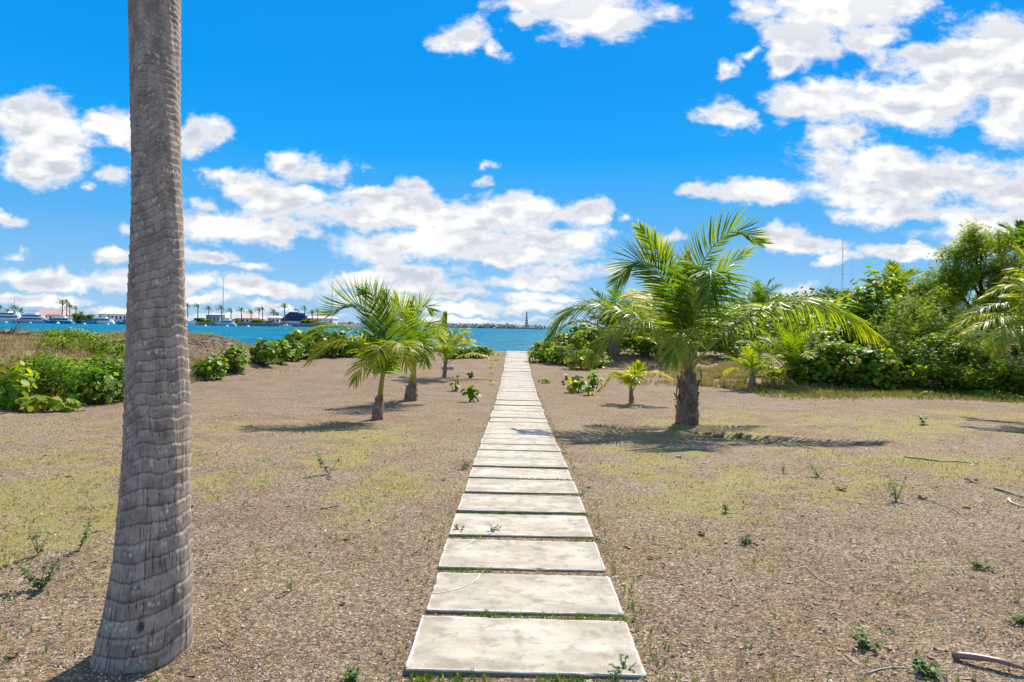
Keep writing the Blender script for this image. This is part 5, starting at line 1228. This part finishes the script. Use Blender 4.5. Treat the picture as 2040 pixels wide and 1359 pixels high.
def yacht(label, pxc, Y, L, hull='gelcoat', upper='gelcoat', dirx=1, decks=1, bimini=None, arch=True, mast=0, name='motor_yacht', hb=2.6, hs=1.6):
    x0 = PT(pxc, 645, Y)[0]; o = empty(name, (x0, Y, WATER_Z), label, 'yacht'); C_ = (x0, Y, WATER_Z); B = L * 0.26
    m = MB(); loft_hull(m, L, B, hb, hs, dirx, C_); part(m, 'hull', M[hull], o, smooth=False)
    z0 = hs + 0.05; zz_ = z0; ln0, ln1 = -L * 0.26, L * 0.40
    for k in range(decks):
        hh = 1.9 if k == 0 else 1.6
        m = MB(); prism(m, [(ln0 - hh * 0.9, zz_), (ln1, zz_), (ln1 - 0.3, zz_ + hh), (ln0 + hh * 0.9, zz_ + hh)], B * (0.40 - 0.05 * k), C_, dirx); part(m, 'deck_house', M[upper], o)
        m = MB(); prism(m, [(ln0 - hh * 0.25, zz_ + hh * 0.38), (ln1 - 0.8, zz_ + hh * 0.38), (ln1 - 1.1, zz_ + hh * 0.80), (ln0 + hh * 0.62, zz_ + hh * 0.80)], B * (0.40 - 0.05 * k) + 0.05, C_, dirx, tap=0.93); part(m, 'window_band', M['boatglass'], o)
        m = MB(); prism(m, [(ln0 + hh * 0.5, zz_ + hh), (ln1 + 0.8, zz_ + hh), (ln1 + 0.8, zz_ + hh + 0.18), (ln0 + hh * 0.7, zz_ + hh + 0.18)], B * (0.42 - 0.05 * k), C_, dirx, tap=1.0); part(m, 'deck_roof', M[upper], o)
        zz_ += hh + 0.18; ln0 += hh * 1.0; ln1 -= L * 0.06
    m = MB(); prism(m, [(ln0 - 0.2, zz_), (ln1 - L * .1, zz_), (ln1 - L * .1, zz_ + .7), (ln0 + .5, zz_ + .8)], B * 0.28, C_, dirx); part(m, 'flybridge', M[upper], o)
    if arch:
        m = MB(); xa = (ln0 + ln1) / 2 + L * 0.06
        for s_ in (-1, 1): m.tube([np.array(C_) + [(xa + 1.2) * dirx, s_ * B * .26, zz_], np.array(C_) + [xa * dirx, s_ * B * .22, zz_ + 1.7]], 0.14, 6)
        m.tube([np.array(C_) + [xa * dirx, -B * .22, zz_ + 1.7], np.array(C_) + [xa * dirx, B * .22, zz_ + 1.7]], 0.14, 6); m.box(np.array(C_) + [xa * dirx, 0, zz_ + 2.1], (.7, .5, .5)); part(m, 'radar_arch', M[upper], o)
    if bimini:
        m = MB(); xa = (ln0 + ln1) / 2; m.box(np.array(C_) + [xa * dirx, 0, zz_ + 2.3], (L * .18, B * .5, .16)); part(m, 'bimini', M[bimini], o)
        m = MB()
        for sx in (-1, 1):
            for sy in (-1, 1): m.tube([np.array(C_) + [xa * dirx + sx * L * .07, sy * B * .22, zz_], np.array(C_) + [xa * dirx + sx * L * .08, sy * B * .22, zz_ + 2.2]], 0.05, 5)
        part(m, 'bimini_frame', M['alloy'], o)
    m = MB(); pr_ = [np.array(C_) + [(-L * .52 + L * .5 * u) * dirx, -B / 2 * min(1, (u * .5 / .42)) ** .62 * .96, hb + (hs - hb) * (u * .5) ** .7 + .75] for u in np.linspace(0.02, 1, 12)]
    m.tube(pr_, 0.06, 4); part(m, 'rail', M['alloy'], o)
    m = MB(); m.box(np.array(C_) + [L * .515 * dirx, 0, .35], (L * .05, B * .8, .2)); part(m, 'swim_platform', M['gelcoat'], o)
    if mast:
        m = MB(); m.tube([np.array(C_) + [ (ln0 + ln1) / 2 * dirx, 0, zz_], np.array(C_) + [(ln0 + ln1) / 2 * dirx, 0, zz_ + mast]], 0.12, 5); m.box(np.array(C_) + [(ln0 + ln1) / 2 * dirx, 0, zz_ + mast * .55], (2.2, 1, .8)); part(m, 'radar_mast', M[upper], o)
    return o
yacht('large white multi-deck yacht cut by the left edge of the picture', 4, 440, 30, decks=2, arch=False, hb=3.4, hs=2.6)
yacht('white motor yacht with dark canopy, second from the left edge', 61, 434, 23, hull='pale_hull', decks=2, bimini='canvas')
yacht('sport yacht with blue-green hull before the pink-roofed building', 117, 432, 18.5, hull='teal_hull', decks=1)
yacht('white yacht with open flybridge left of the big palm trunk', 198, 436, 20, decks=1, bimini='canvas', arch=True)
yacht('green-hulled boat partly hidden by the big palm trunk', 262, 438, 19, hull='teal_hull', decks=1)
yacht('tall white yacht emerging from behind the right side of the big trunk', 360, 438, 18, decks=2, dirx=-1, arch=False, hb=3.2, hs=2.4)
yacht('white cruiser with pale blue bow moored under the tall mast', 450, 432, 12.5, hull='pale_hull', decks=1, arch=False, hb=2.2, hs=1.4)
yacht('navy blue superyacht with radar mast behind the quay', 583, 462, 28, hull='gelcoat', upper='navy', decks=3, mast=4.5, hb=4.0, hs=3.4)
m = MB(); xk = PT(569, 648, 436)[0]; loft_hull(m, 7.2, 2.3, 1.1, .8, -1, (0, 0, 0)); prism(m, [(-1.6, .8), (1.2, .8), (1.0, 1.5), (-.9, 1.5)], .7, (0, 0, 0), -1)
bt = m.obj('small_boat', M['gelcoat']); bt.location = (xk, 436, WATER_Z); tag(bt, 'small white open boat at the foot of the quay near the navy yacht', 'boat')
m = MB(); m.box((0, 0, 1.2), (7.5, 3, 2.6)); bt = m.obj('moored_barge', M['teal_hull']); bt.location = (PT(179, 646, 433)[0], 431.5, WATER_Z); tag(bt, 'dark green box-like barge stern in front of the white flybridge yacht', 'boat')
m = MB(); m.box((0, 0, .8), (9, 3, 1.2)); m.box((0, 0, 1.7), (5, 2.5, .7)); bt = m.obj('moored_barge', M['canvas']); bt.location = (PT(156, 646, 436)[0], 436, WATER_Z); tag(bt, 'low dark work boat right of the blue-green sport yacht', 'boat')
def sailboat(label, px_, Y, top_py, L, hull='gelcoat'):
    x0 = PT(px_, 640, Y)[0]; ztop = PT(px_, top_py, Y)[2]; o = empty('sailboat', (x0, Y, WATER_Z), label, 'sailboat'); C_ = np.array([x0, Y, WATER_Z])
    m = MB(); loft_hull(m, L, L * .27, L * .1, L * .075, 1, C_); part(m, 'hull', M[hull], o)
    m = MB(); prism(m, [(-L * .22, L * .08), (L * .2, L * .08), (L * .17, L * .13), (-L * .12, L * .13)], L * .08, C_, 1); part(m, 'cabin', M['gelcoat'], o)
    k = Y / 440.0
    m = MB(); m.tube([C_ + [0, 0, 1], [x0, Y, ztop]], [0.22 * k, 0.13 * k], 6); part(m, 'mast', M['alloy'], o)
    m = MB(); m.tube([C_ + [0.1, 0, L * .16], C_ + [L * .38, 0, L * .16]], 0.16, 6); part(m, 'boom', M['canvas'], o)
    hh = ztop - WATER_Z
    m = MB(); m.tube([C_ + [-L * .5, 0, L * .1], [x0 - .2, Y, ztop - .04 * hh]], 0.035 * k, 4); m.tube([C_ + [L * .48, 0, L * .08], [x0 + .2, Y, ztop]], 0.035 * k, 4)
    for s_ in (-1, 1):
        m.tube([C_ + [0, s_ * L * .13, L * .08], C_ + [0, s_ * L * .05, hh * .55], [x0, Y, ztop - .1]], 0.03 * k, 4)
    part(m, 'rigging', M['alloy'], o)
    m = MB()
    for q in (.38, .66): m.box(C_ + [0, 0, hh * q], (.12, L * .12, .1))
    part(m, 'spreader', M['alloy'], o)
sailboat('sailboat with the tall mast above the white cruiser at the far quay', 444, 452, 553, 17)
sailboat('sailboat whose mast rises above the front left young palm', 661, 452, 560, 17)
sailboat('sailboat whose tall thin mast stands above the right-hand trees', 1677, 150, 476, 13)
sailboat('short-masted sailboat behind the palms at the far left', 28, 465, 596, 12)
m_ = MB(); bu = None
for k, (px_, py_, lab) in enumerate([(12, 642, 'white mooring buoy nearest the left edge of the picture'), (60, 642.5, 'white mooring buoy below the dark-canopied yacht'), (115, 643.5, 'large white mooring buoy below the blue-green sport yacht'), (168, 645, 'white mooring buoy by the green barge'),
                     (215, 645.5, 'white mooring buoy below the open flybridge yacht, left of the trunk'), (371, 647.5, 'white mooring buoy just right of the big trunk'), (409, 649, 'white mooring buoy left of the pale-bowed cruiser'), (452, 650, 'white mooring buoy below the pale-bowed cruiser'), (494, 650.5, 'white mooring buoy right of the pale-bowed cruiser')]):
    d_ = ray(px_, py_ + 1.5); Y_ = min(425, -(CAM[2] - WATER_Z) / d_[2]) if d_[2] < 0 else 400
    m = MB(); rb_ = 0.75 * (1.35 if k == 2 else 1.0)
    zz2 = np.array([-.8, -.5, 0, .5, .8, .95]) * rb_; m.tube([(0, 0, q + .15) for q in zz2], np.array([.5, .85, 1, .85, .5, .15]) * rb_, 12); m.tube([(0, 0, .9 * rb_), (0, 0, 1.35 * rb_)], .12 * rb_, 6)
    o = m.obj('mooring_buoy', M['buoy'], smooth=True); o.location = (d_[0] * Y_, Y_, WATER_Z); tag(o, lab, 'buoy', 'mooring buoys in a row before the yachts')
# houses
def house(label, px0, px1, Y, zb, h_, roofh, wall, roof, wins=5, hip=0.35, depth=12, name='house'):
    x0 = PT(px0, 640, Y)[0]; x1 = PT(px1, 640, Y)[0]; cx_ = (x0 + x1) / 2; w_ = x1 - x0
    o = empty(name, (cx_, Y, zb), label, 'building')
    m = MB(); m.box((cx_, Y, zb + h_ / 2), (w_, depth, h_)); part(m, 'wall', M[wall], o)
    m = MB(); e = .6; hx = w_ / 2 + e; hy = depth / 2 + e; rx_ = hx * (1 - hip)
    V = np.array([(-hx, -hy, 0), (hx, -hy, 0), (hx, hy, 0), (-hx, hy, 0), (-rx_, 0, roofh), (rx_, 0, roofh), (-hx, -hy, -.2), (hx, -hy, -.2), (hx, hy, -.2), (-hx, hy, -.2)]) + np.array([cx_, Y, zb + h_ + .2])
    m.add(V, [(0, 1, 5, 4), (2, 3, 4, 5), (1, 2, 5), (3, 0, 4), (6, 7, 1, 0), (7, 8, 2, 1), (8, 9, 3, 2), (9, 6, 0, 3), (9, 8, 7, 6)]); part(m, 'roof', M[roof], o)
    for k in range(wins):
        xx = cx_ - w_ / 2 + w_ * (k + .5) / wins; m = MB(); m.box((xx, Y - depth / 2 - .03, zb + h_ * .5), (w_ / wins * .45, .1, h_ * .5)); wn = part(m, 'window', M['darkglass'], o)
        m = MB()
        for s_ in (-1, 1): m.box((xx + s_ * w_ / wins * .25, Y - depth / 2 - .06, zb + h_ * .5), (.15, .16, h_ * .56))
        part(m, 'frame', M['whitewall'], wn)
    return o
GZ_ = 1.1
house('long building with terracotta pink roof behind the moored yachts', 77, 131, 476, GZ_, 3.6, 3.2, 'whitewall', 'terracotta', 7, .15)
house('long pale peach-roofed building left of the big trunk', 206, 262, 480, GZ_, 4.6, 1.6, 'whitewall', 'peach', 7, .1)
house('blue-grey flat-topped house with dark window row right of the trunk', 416, 443, 476, GZ_, 5.2, .5, 'greywall', 'whitewall', 4, .05, 9)
house('low white villa with hipped pale roof in the middle of the far shore', 478, 521, 474, GZ_, 3.0, 3.0, 'whitewall', 'peach', 5, .5)
house('small white quay house left of the navy yacht', 537, 560, 458, GZ_, 3.4, 1.4, 'whitewall', 'peach', 3, .4, 7)
house('white shore building behind the front left palm', 600, 668, 474, GZ_, 3.6, 1.4, 'whitewall', 'peach', 7, .1)
# far hedges and palms
for k, (a0, a1, hh, lab, Y_) in enumerate([(388, 420, 2.2, 'clipped green hedge on the quay beside the blue-grey house', 455), (444, 478, 2.2, 'green hedge on the quay left of the hipped villa', 455), (500, 540, 1.8, 'green hedge on the quay in front of the hipped villa', 453), (145, 185, 4.2, 'dark rounded trees behind the green barge', 470), (600, 640, 2.6, 'green bushes at the end of the far quay', 455), (0, 60, 4.0, 'dark green trees behind the yachts at the far left', 476)]):
    x0 = PT(a0, 640, Y_)[0]; x1 = PT(a1, 640, Y_)[0]; r = np.random.default_rng(700 + k); n_ = 1500
    o = empty('hedge' if hh < 3 else 'far_tree', ((x0 + x1) / 2, Y_, GZ_), lab, 'hedge' if hh < 3 else 'tree')
    P_ = np.c_[r.uniform(x0, x1, n_), Y_ + r.normal(0, 1.2, n_), GZ_ + r.random(n_) ** .7 * hh]
    P_[:, 2] = GZ_ + (P_[:, 2] - GZ_) * (0.6 + .6 * vnoise(P_[:, 0] * .3, P_[:, 0] * 0, 9 + k)) + 0.1
    m = MB(); m.scatter(LEAF_S, LEAF_SF, rotmats(n_, r, np.array([0, 0, .5])) * r.uniform(.3, .6, n_)[:, None, None], P_, np.clip(r.normal(.25, .15, n_), 0, 1)); tag(part(m, 'foliage', M['feather'], o), kind='stuff')
    m = MB()
    for q in range(5): xx = x0 + (x1 - x0) * (q + .5) / 5; m.tube([(xx, Y_, GZ_ - .1), (xx, Y_, GZ_ + hh * .6)], .12, 5)
    part(m, 'stem', M['twig'], o)
def far_crown(seed, lean):
    m = MB(); r = np.random.default_rng(seed)
    for k in range(13):
        az = k * 2.4; cv = arc((0, 0, 0), az, 0.15 + k * .1, 3.1 * r.uniform(.85, 1.1), 1.5)
        cv = cv + np.array([-1, 0, 0.1]) * (np.linspace(0, 1, len(cv)) ** 1.5 * lean)[:, None]
        lf, rb = frond_mbs(cv, leafL=.9, n=14, width=.20, droop=.8, vang=.3, tint=.12, seed=seed * 20 + k, wind=(-lean * .25, 0, 0), seg=2, petiole=.07)
        m.add(np.concatenate(lf.v), np.concatenate(lf.loops).reshape(-1, 4), np.concatenate(lf.att)); m.add(np.concatenate(rb.v), np.concatenate(rb.loops[:1]).reshape(-1, 4), .2)
    return m.mesh('crown', M['palm'])
crowns = [far_crown(800 + k, l_) for k, l_ in enumerate((1.6, 2.2, 1.0))]
tm = MB(); tm.tube([(0.0, 0, -.6), (0.15, 0, .35), (0, 0, 1)], [.42, .34, .28], 7); trunk_me = tm.mesh('trunk', M['farbark'])
FP = [(0, 614, 470, 'wind-bent palm touching the left edge of the picture'), (15, 622, 474, 'low palm beside the short mast at far left'), (29, 616, 474, 'palm under the short mast at the far left'), (42, 621, 474, 'last palm of the far left clump, before the dark canopy'),
      (124, 605, 468, 'left palm of the tall pair behind the sport yacht'), (133, 603, 470, 'right palm of the tall pair behind the sport yacht'), (139, 613, 468, 'palm just below the tall pair'), (151, 616, 468, 'palm right of the tall pair, left of the trunk'), (162, 628, 466, 'short bushy palm behind the green barge'),
      (374, 611, 460, 'first palm right of the big trunk'), (394, 612, 458, 'second palm right of the big trunk, ragged'), (416, 617, 460, 'palm left of the blue-grey house'), (441, 617, 458, 'palm in front of the tall mast'), (460, 621, 460, 'palm right of the tall mast'),
      (481, 620, 458, 'palm at the left end of the hipped villa'), (500, 625, 456, 'palm in front of the hipped villa'), (516, 619, 460, 'left palm of the pair at the villa right end'), (523, 618, 462, 'right palm of the pair at the villa right end'),
      (545, 624, 462, 'palm above the small white quay house'), (553, 629, 464, 'smallest palm beside the small white quay house'), (567, 613, 456, 'tall slender palm left of the navy yacht'), (607, 617, 462, 'shaggy palm at the right end of the navy yacht'), (633, 622, 462, 'far palm right of the shaggy one'), (622, 625, 464, 'low far palm between the shaggy one and the mast')]
for k, (px_, py_, Y_, lab) in enumerate(FP):
    t_ = PT(px_, py_, Y_); o = empty('far_palm', (t_[0], Y_, GZ_), lab, 'palm tree', 'palms along the far shore')
    tr = link_mesh('trunk', trunk_me, o); tr.scale = (1, 1, float(t_[2] - GZ_) * 1.0)
    cr = link_mesh('crown', crowns[k % 3], o, (0, 0, float(t_[2] - GZ_))); cr.rotation_euler = (0, 0, random.Random(k).uniform(-.5, .5)); s_ = random.Random(k + 50).uniform(.95, 1.25); cr.scale = (s_, s_, s_)

# ------------------------------------------------------------------ litter, driftwood, weeds
def stick(label, a, b, rad_, mat='stick', sagm=0.0, name='stick', cat='stick', bend=0.12, lift=0.0, seed=0):
    r = np.random.default_rng(seed + int(a[0] + b[0])); p0, p1 = hit(*a), hit(*b); L = np.linalg.norm(p1 - p0); n = 12
    s = np.linspace(0, 1, n)[:, None]; q = np.cross(p1 - p0, [0, 0, 1.0]); q /= np.linalg.norm(q)
    P_ = p0 + (p1 - p0) * s + q * (np.sin(s * math.pi) * bend * L * r.choice([-1, 1]) + np.cumsum(r.normal(0, .006, (n, 1)), 0) * L)
    P_[:, 2] = H(P_[:, 0], P_[:, 1]) + rad_ * 0.8 + lift * np.sin(s[:, 0] * math.pi)
    m = MB(); m.tube(P_ - p0, rad_ * np.linspace(1.0, .45, n) * (1 + r.normal(0, .08, n)), 7, flat=.8)
    o = m.obj(name, M[mat], smooth=True); o.location = tuple(p0); return tag(o, label, cat)
stick('pale broken frond stalk lying on gravel left of the path', (640, 1016), (674, 1008), .012, bend=.03)
stick('long thin curved stick right of the tall green weed', (1822, 992), (1925, 1037), .006, 'stick', bend=.1)
stick('thin brown twig lying in the right foreground', (1604, 1130), (1685, 1184), .005, 'wood', bend=.05)
stick('long pale straw at the bottom right of the picture', (1727, 1343), (1838, 1331), .004, 'bleached', bend=.08)
stick('long dark frond stalk lying in the grass at the right', (1803, 911), (1950, 926), .014, 'wood', bend=.03)
stick('pale pointed stick just below the big palm shadow', (1400, 924), (1442, 915), .009, 'bleached', bend=.06)
stick('short pale curved stick left of the green seedlings', (1558, 925), (1584, 929), .008, 'bleached', bend=.15)
stick('thin pale stick leaning toward upper right on the gravel', (1672, 929), (1693, 916), .006, 'bleached', bend=.05)
stick('small reddish twig right of the foreground trunk', (436, 1263), (456, 1288), .004, 'wood', bend=.1)
stick('pale twig pointing at small weed in the right foreground', (1838, 1187), (1890, 1172), .004, 'stick', bend=.04)
stick('long stalk lying along the grass at the far right', (1925, 838), (2038, 843), .02, 'stick', bend=.05)
stick('short dead stalk upper right of the grassy patch', (1980, 975), (2040, 993), .018, 'wood', bend=.08)
stick('bleached end of a broken stalk at the right picture edge', (2010, 997), (2045, 1013), .014, 'bleached', bend=.1)
stick('dry straw lying level above the brown star-shaped leaf', (1870, 878), (1905, 879), .006, 'bleached', bend=.05)
stick('slim dark root lying along the front of the left bushes', (-5, 826), (86, 818), .015, 'twig', bend=.08, name='root', cat='root')
o = stick('thick smooth purple-brown palm petiole at the bottom right corner', (1898, 1316), (2060, 1352), .024, 'hose', bend=.06, name='fallen_petiole', cat='petiole', lift=.02)
def dleaf(label, px_, py_, s_, tint, mat='dryleaf', name='dead_leaf', cat='leaf', curl=.32, seed=0, n=7, asp=.55):
    r = np.random.default_rng(int(px_ * 3 + py_) + seed); g_ = hit(px_, py_)
    u, v = np.meshgrid(np.linspace(-1, 1, n), np.linspace(-1, 1, n)); k = np.sqrt(np.clip(1 - v ** 2, 0.02, 1))
    x = u * k * asp + r.normal(0, .04, u.shape); y = v; z = curl * (u ** 2 * .7 + .25 * v ** 2) * (0.8 + .4 * r.random()) + r.normal(0, .07, u.shape) + .05
    a = r.uniform(0, 6.28); c, q = math.cos(a), math.sin(a); V = np.stack([x * c - y * q, x * q + y * c, z], -1).reshape(-1, 3) * s_
    m = MB(); f = np.array([(i * n + j, i * n + j + 1, (i + 1) * n + j + 1, (i + 1) * n + j) for i in range(n - 1) for j in range(n - 1)])
    m.add(V, f, tint + r.normal(0, .06, n * n)); o = m.obj(name, M[mat], smooth=True); o.location = tuple(g_ + [0, 0, .004]); return tag(o, label, cat)
for a in [('reddish curled leaf on gravel left of the third slab', 828, 1102, .022, .1), ('small dark red-brown leaf above the curled one by the slabs', 855, 1077, .016, .0), ('orange-brown leaf on the soil at the far left foreground', 24, 1312, .035, .25),
          ('brown leaf standing on the grass above the left seedlings', 136, 951, .03, .15), ('dark folded leaf on gravel right of the third slab', 1296, 1114, .03, .0), ('brown star-shaped dead leaf in the right gravel', 1675, 976, .05, .5), ('rust-coloured leaf beside the tall green weed', 1838, 994, .045, .25),
          ('spiky brown dead tuft in the right middle ground', 1397, 1067, .042, .0), ('small red-brown leaf near the foreground trunk', 682, 1208, .022, .05), ('tan leaf chip lying at the left of the trunk', 170, 1013, .02, .8), ('brown dead leaf left of the far slabs', 884, 957, .035, .15),
          ('broad tan dead leaf in the grass at the right', 1935, 960, .07, .5), ('crumpled grey-tan sheath at the far right', 1925, 1012, .05, .7), ('small brown leaf right of the fifth slab', 1172, 973, .03, .2)]:
    dleaf(*a)
for k, a in enumerate([('dried tan palm sheath at the left end of the heap by the big palm', 1388, 862, .08, .9), ('curled orange-brown sheath in the heap by the big palm', 1408, 866, .09, .55), ('long brown sheath lying right of the heap', 1432, 872, .11, .6),
          ('pale dried sheath beneath the right frond shadow', 1500, 880, .08, 1.0), ('tan boat-shaped sheath at the right end of the shadow heap', 1530, 884, .12, .75), ('thin upright brown sheath between the two heaps', 1474, 872, .12, .35)]):
    dleaf(*a, name='dry_sheath', cat='palm sheath', curl=.45, asp=.34)
for a in [('white crumpled petal below the big palm shadow', 1352, 912, .05, 1), ('white petal in the grass right of the shadow', 1400, 962, .022, 1), ('white speck of petal left of the grass patch', 1308, 963, .018, 1), ('small white petal on gravel right of the first slabs', 1243, 1166, .018, 1), ('white flower lying at the top of the tall green weed', 1769, 950, .025, 1), ('white petal at the foot of the tall green weed', 1778, 977, .025, 1), ('white shell piece near the foreground trunk', 484, 1250, .013, 1), ('white chip on the grass left of the palm trunk', 122, 1036, .02, 1), ('tiny white shell on the gravel beside the first palm shadow', 1159, 832, .04, 1)]:
    dleaf(*a[:4], .5, mat='petal', name='white_petal', cat='petal', curl=.4)
m = MB(); m.tube(smoothpts([(-.32, 0, .06), (-.12, 0, .08), (.10, .03, .08), (.24, .05, .09)], 10), [.02, .05, .07, .075, .065, .06, .075, .09, .085, .03], 10, .5)
o = m.obj('coconut_husk', M['bleached'], smooth=True); g_ = hit(893, 736); o.location = tuple(g_); tag(o, 'pale dried coconut husk lying by the third left palm', 'husk')
for k, (px_, py_) in enumerate([(700, 1176), (707, 1182), (717, 1190)]): pass
# driftwood on the left bank crest
stick('bleached flat driftwood plank on the left bank crest', (118, 672), (156, 669), .05, 'bleached', name='driftwood', cat='driftwood', bend=.02)
stick('long pale driftwood log behind the olive bush', (172, 667), (205, 669), .05, 'bleached', name='driftwood', cat='driftwood', bend=.02)
def branch_up(label, foot, pts, r0, mat='wood', twigs=0, seed=1):
    g_ = hit(*foot); Y_ = g_[1]; r = np.random.default_rng(seed); C_ = np.concatenate([[g_], [PT(a, b, Y_) for a, b in pts]]); c_ = smoothpts(C_, 14)
    o = empty('dead_branch', g_, label, 'dead branch'); m = MB(); m.tube(c_, np.linspace(r0, r0 * .25, 14), 7); part(m, 'stem', M[mat], o, smooth=True)
    if twigs:
        m = MB()
        for q in range(twigs):
            i_ = r.integers(2, 12); e = r.normal(size=3); e[2] = abs(e[2]) * .6; e *= r.uniform(.2, .55); m.tube(smoothpts([c_[i_], c_[i_] + e * .5 + r.normal(0, .05, 3), c_[i_] + e], 6), np.linspace(r0 * .35, .004, 6), 4)
        part(m, 'twig', M['twig'], o)
    return o
branch_up('curved bare branch arching over the water at the far left', (24, 676), [(27, 662), (34, 648), (47, 639)], .045, twigs=2, seed=2)
branch_up('brushy heap of dead twigs at the far left crest', (18, 675), [(16, 668), (12, 662)], .03, twigs=46, seed=3)
branch_up('grey driftwood limb slanting right on the left crest', (47, 672), [(56, 663), (66, 659), (76, 657)], .05, 'bleached', seed=4)
branch_up('small bleached stump poking up beside the dirt mound', (378, 672), [(382, 668), (387, 662)], .035, 'bleached', seed=5)
g_ = hit(443, 668); m = MB(); m.tube([(0, 0, q) for q in (-.08, -.03, .03, .08)], [.04, .085, .085, .04], 10); o = m.obj('buoy_ball', M['buoy'], smooth=True); o.location = (g_[0], g_[1], g_[2] + .10); tag(o, 'small white ball float sitting on top of the dirt mound', 'float')
# brown debris under the right thicket
for k, (a, b, lab) in enumerate([((1800, 768), (1850, 760), 'reddish dead frond lying under the right thicket, left one'), ((1848, 772), (1905, 762), 'reddish dead frond lying under the right thicket, middle one'), ((1885, 765), (1945, 770), 'dead brown frond at the right foot of the thicket')]):
    p0, p1 = hit(*a), hit(*b); c_ = np.array([p0 + [0, 0, .1], (p0 + p1) / 2 + [0, 0, .25], p1 + [0, 0, .1]]); o = empty('dead_frond', p0, lab, 'dead frond')
    add_frond(o, c_, leafL=.35, n=40, droop=1.2, vang=.1, tint=.98, seed=k, petiole=.02, stalk_tint=1.0)
# weeds that can be picked out
LW = np.array([(0, 0, 0), (-.13, .35, .04), (0, 1, -.05), (.13, .35, .04), (0, .4, -.03)]); LWF = np.array([(0, 4, 1), (1, 4, 2), (2, 4, 3), (3, 4, 0)])
def weed(label, foot, hpx, seed, stems=3, leaf=.05, tint=.4, spread=.25, rounded=False, per=9):
    g_ = hit(*foot); h_ = hpx / F * g_[1]; r = np.random.default_rng(seed); o = empty('weed', g_, label, 'weed'); ms = MB(); ml = MB()
    for s_ in range(stems):
        a = r.uniform(0, 6.28); tip = g_ + np.array([math.cos(a) * spread * h_, math.sin(a) * spread * h_, h_ * r.uniform(.6, 1)]); c_ = smoothpts([g_, (g_ + tip) / 2 + r.normal(0, .03 * h_, 3), tip], 10); ms.tube(c_, np.linspace(.0045, .0015, 10), 5, .3)
        k = np.linspace(2, 9, per).astype(int); R = rotmats(per, r, np.array([0, 0, 1.0]), .5) * (1.2 * leaf * r.uniform(.6, 1.1, per))[:, None, None]
        ml.scatter(LW * ([2.3, .8, 1] if rounded else [1, 1, 1]), LWF, R, c_[k], np.clip(r.normal(tint, .1, per), 0, 1))
    part(ms, 'stem', M['stick'], o); part(ml, 'leaves', M['weed'], o, smooth=True); return o
weed('tall bright green weed standing in the right gravel', (1785, 998), 58, 1, 6, .055, .5, .3, per=14)
weed('bushy blue-green seedling left of the foreground trunk', (80, 1180), 72, 2, 7, .045, .22, .45, True, 12)
weed('thin seedling above the bushy one, left of the trunk', (76, 1105), 60, 3, 3, .04, .22, .3, True, 8)
weed('seedling close to the left side of the foreground trunk', (158, 1096), 58, 4, 3, .04, .25, .3, True, 8)
weed('small seedling alone right of the foreground trunk', (580, 1180), 34, 5, 2, .03, .3, .3, True, 7)
weed('pale green seedling right of the trunk in the yellow grass', (655, 945), 46, 6, 4, .06, .35, .5, True, 8)
weed('narrow green weed beside the left side of the far slabs', (928, 935), 22, 7, 4, .06, .4, .3)
weed('green seedling right of the short curved stick', (1562, 944), 22, 8, 3, .04, .5, .25)
weed('twin green seedlings in the right middle ground', (1630, 950), 28, 9, 5, .05, .45, .6)
weed('small upright green weed below the grass at right', (1446, 1020), 22, 10, 4, .04, .55, .2)
weed('flat green weed rosette right of the brown tuft', (1482, 1080), 14, 11, 7, .05, .2, 1.2)
weed('bright weed clump on the right gravel near the picture edge', (1955, 1132), 18, 12, 8, .05, .5, 1.3)
weed('weed clump at the right picture edge low down', (2028, 1240), 20, 13, 7, .045, .5, .9)
weed('leafy weed in the lower right foreground', (1728, 1290), 34, 14, 7, .04, .35, .8, True)
weed('low weed cluster at the bottom right near the petiole', (1850, 1345), 24, 15, 9, .04, .35, 1.2, True)
weed('single broad-leaved sprout in the right grass far up', (1839, 845), 20, 16, 3, .10, .35, .3, True)
weed('green weed between the first and second slab', (973, 1228), 14, 17, 4, .022, .45, .6, True, 6)
weed('green weed at the left corner of the fourth slab gap', (915, 1063), 16, 18, 6, .03, .4, .9, True, 6)
weed('green weed in the middle of the gap before the fourth slab', (988, 1063), 16, 19, 6, .03, .4, .9, True, 6)
weed('weed with round leaves climbing over the first slab corner', (1243, 1345), 30, 20, 7, .022, .5, .9, True, 8)
weed('weed at the bottom edge left of the first slab', (700, 1358), 26, 21, 7, .03, .35, .7, True)
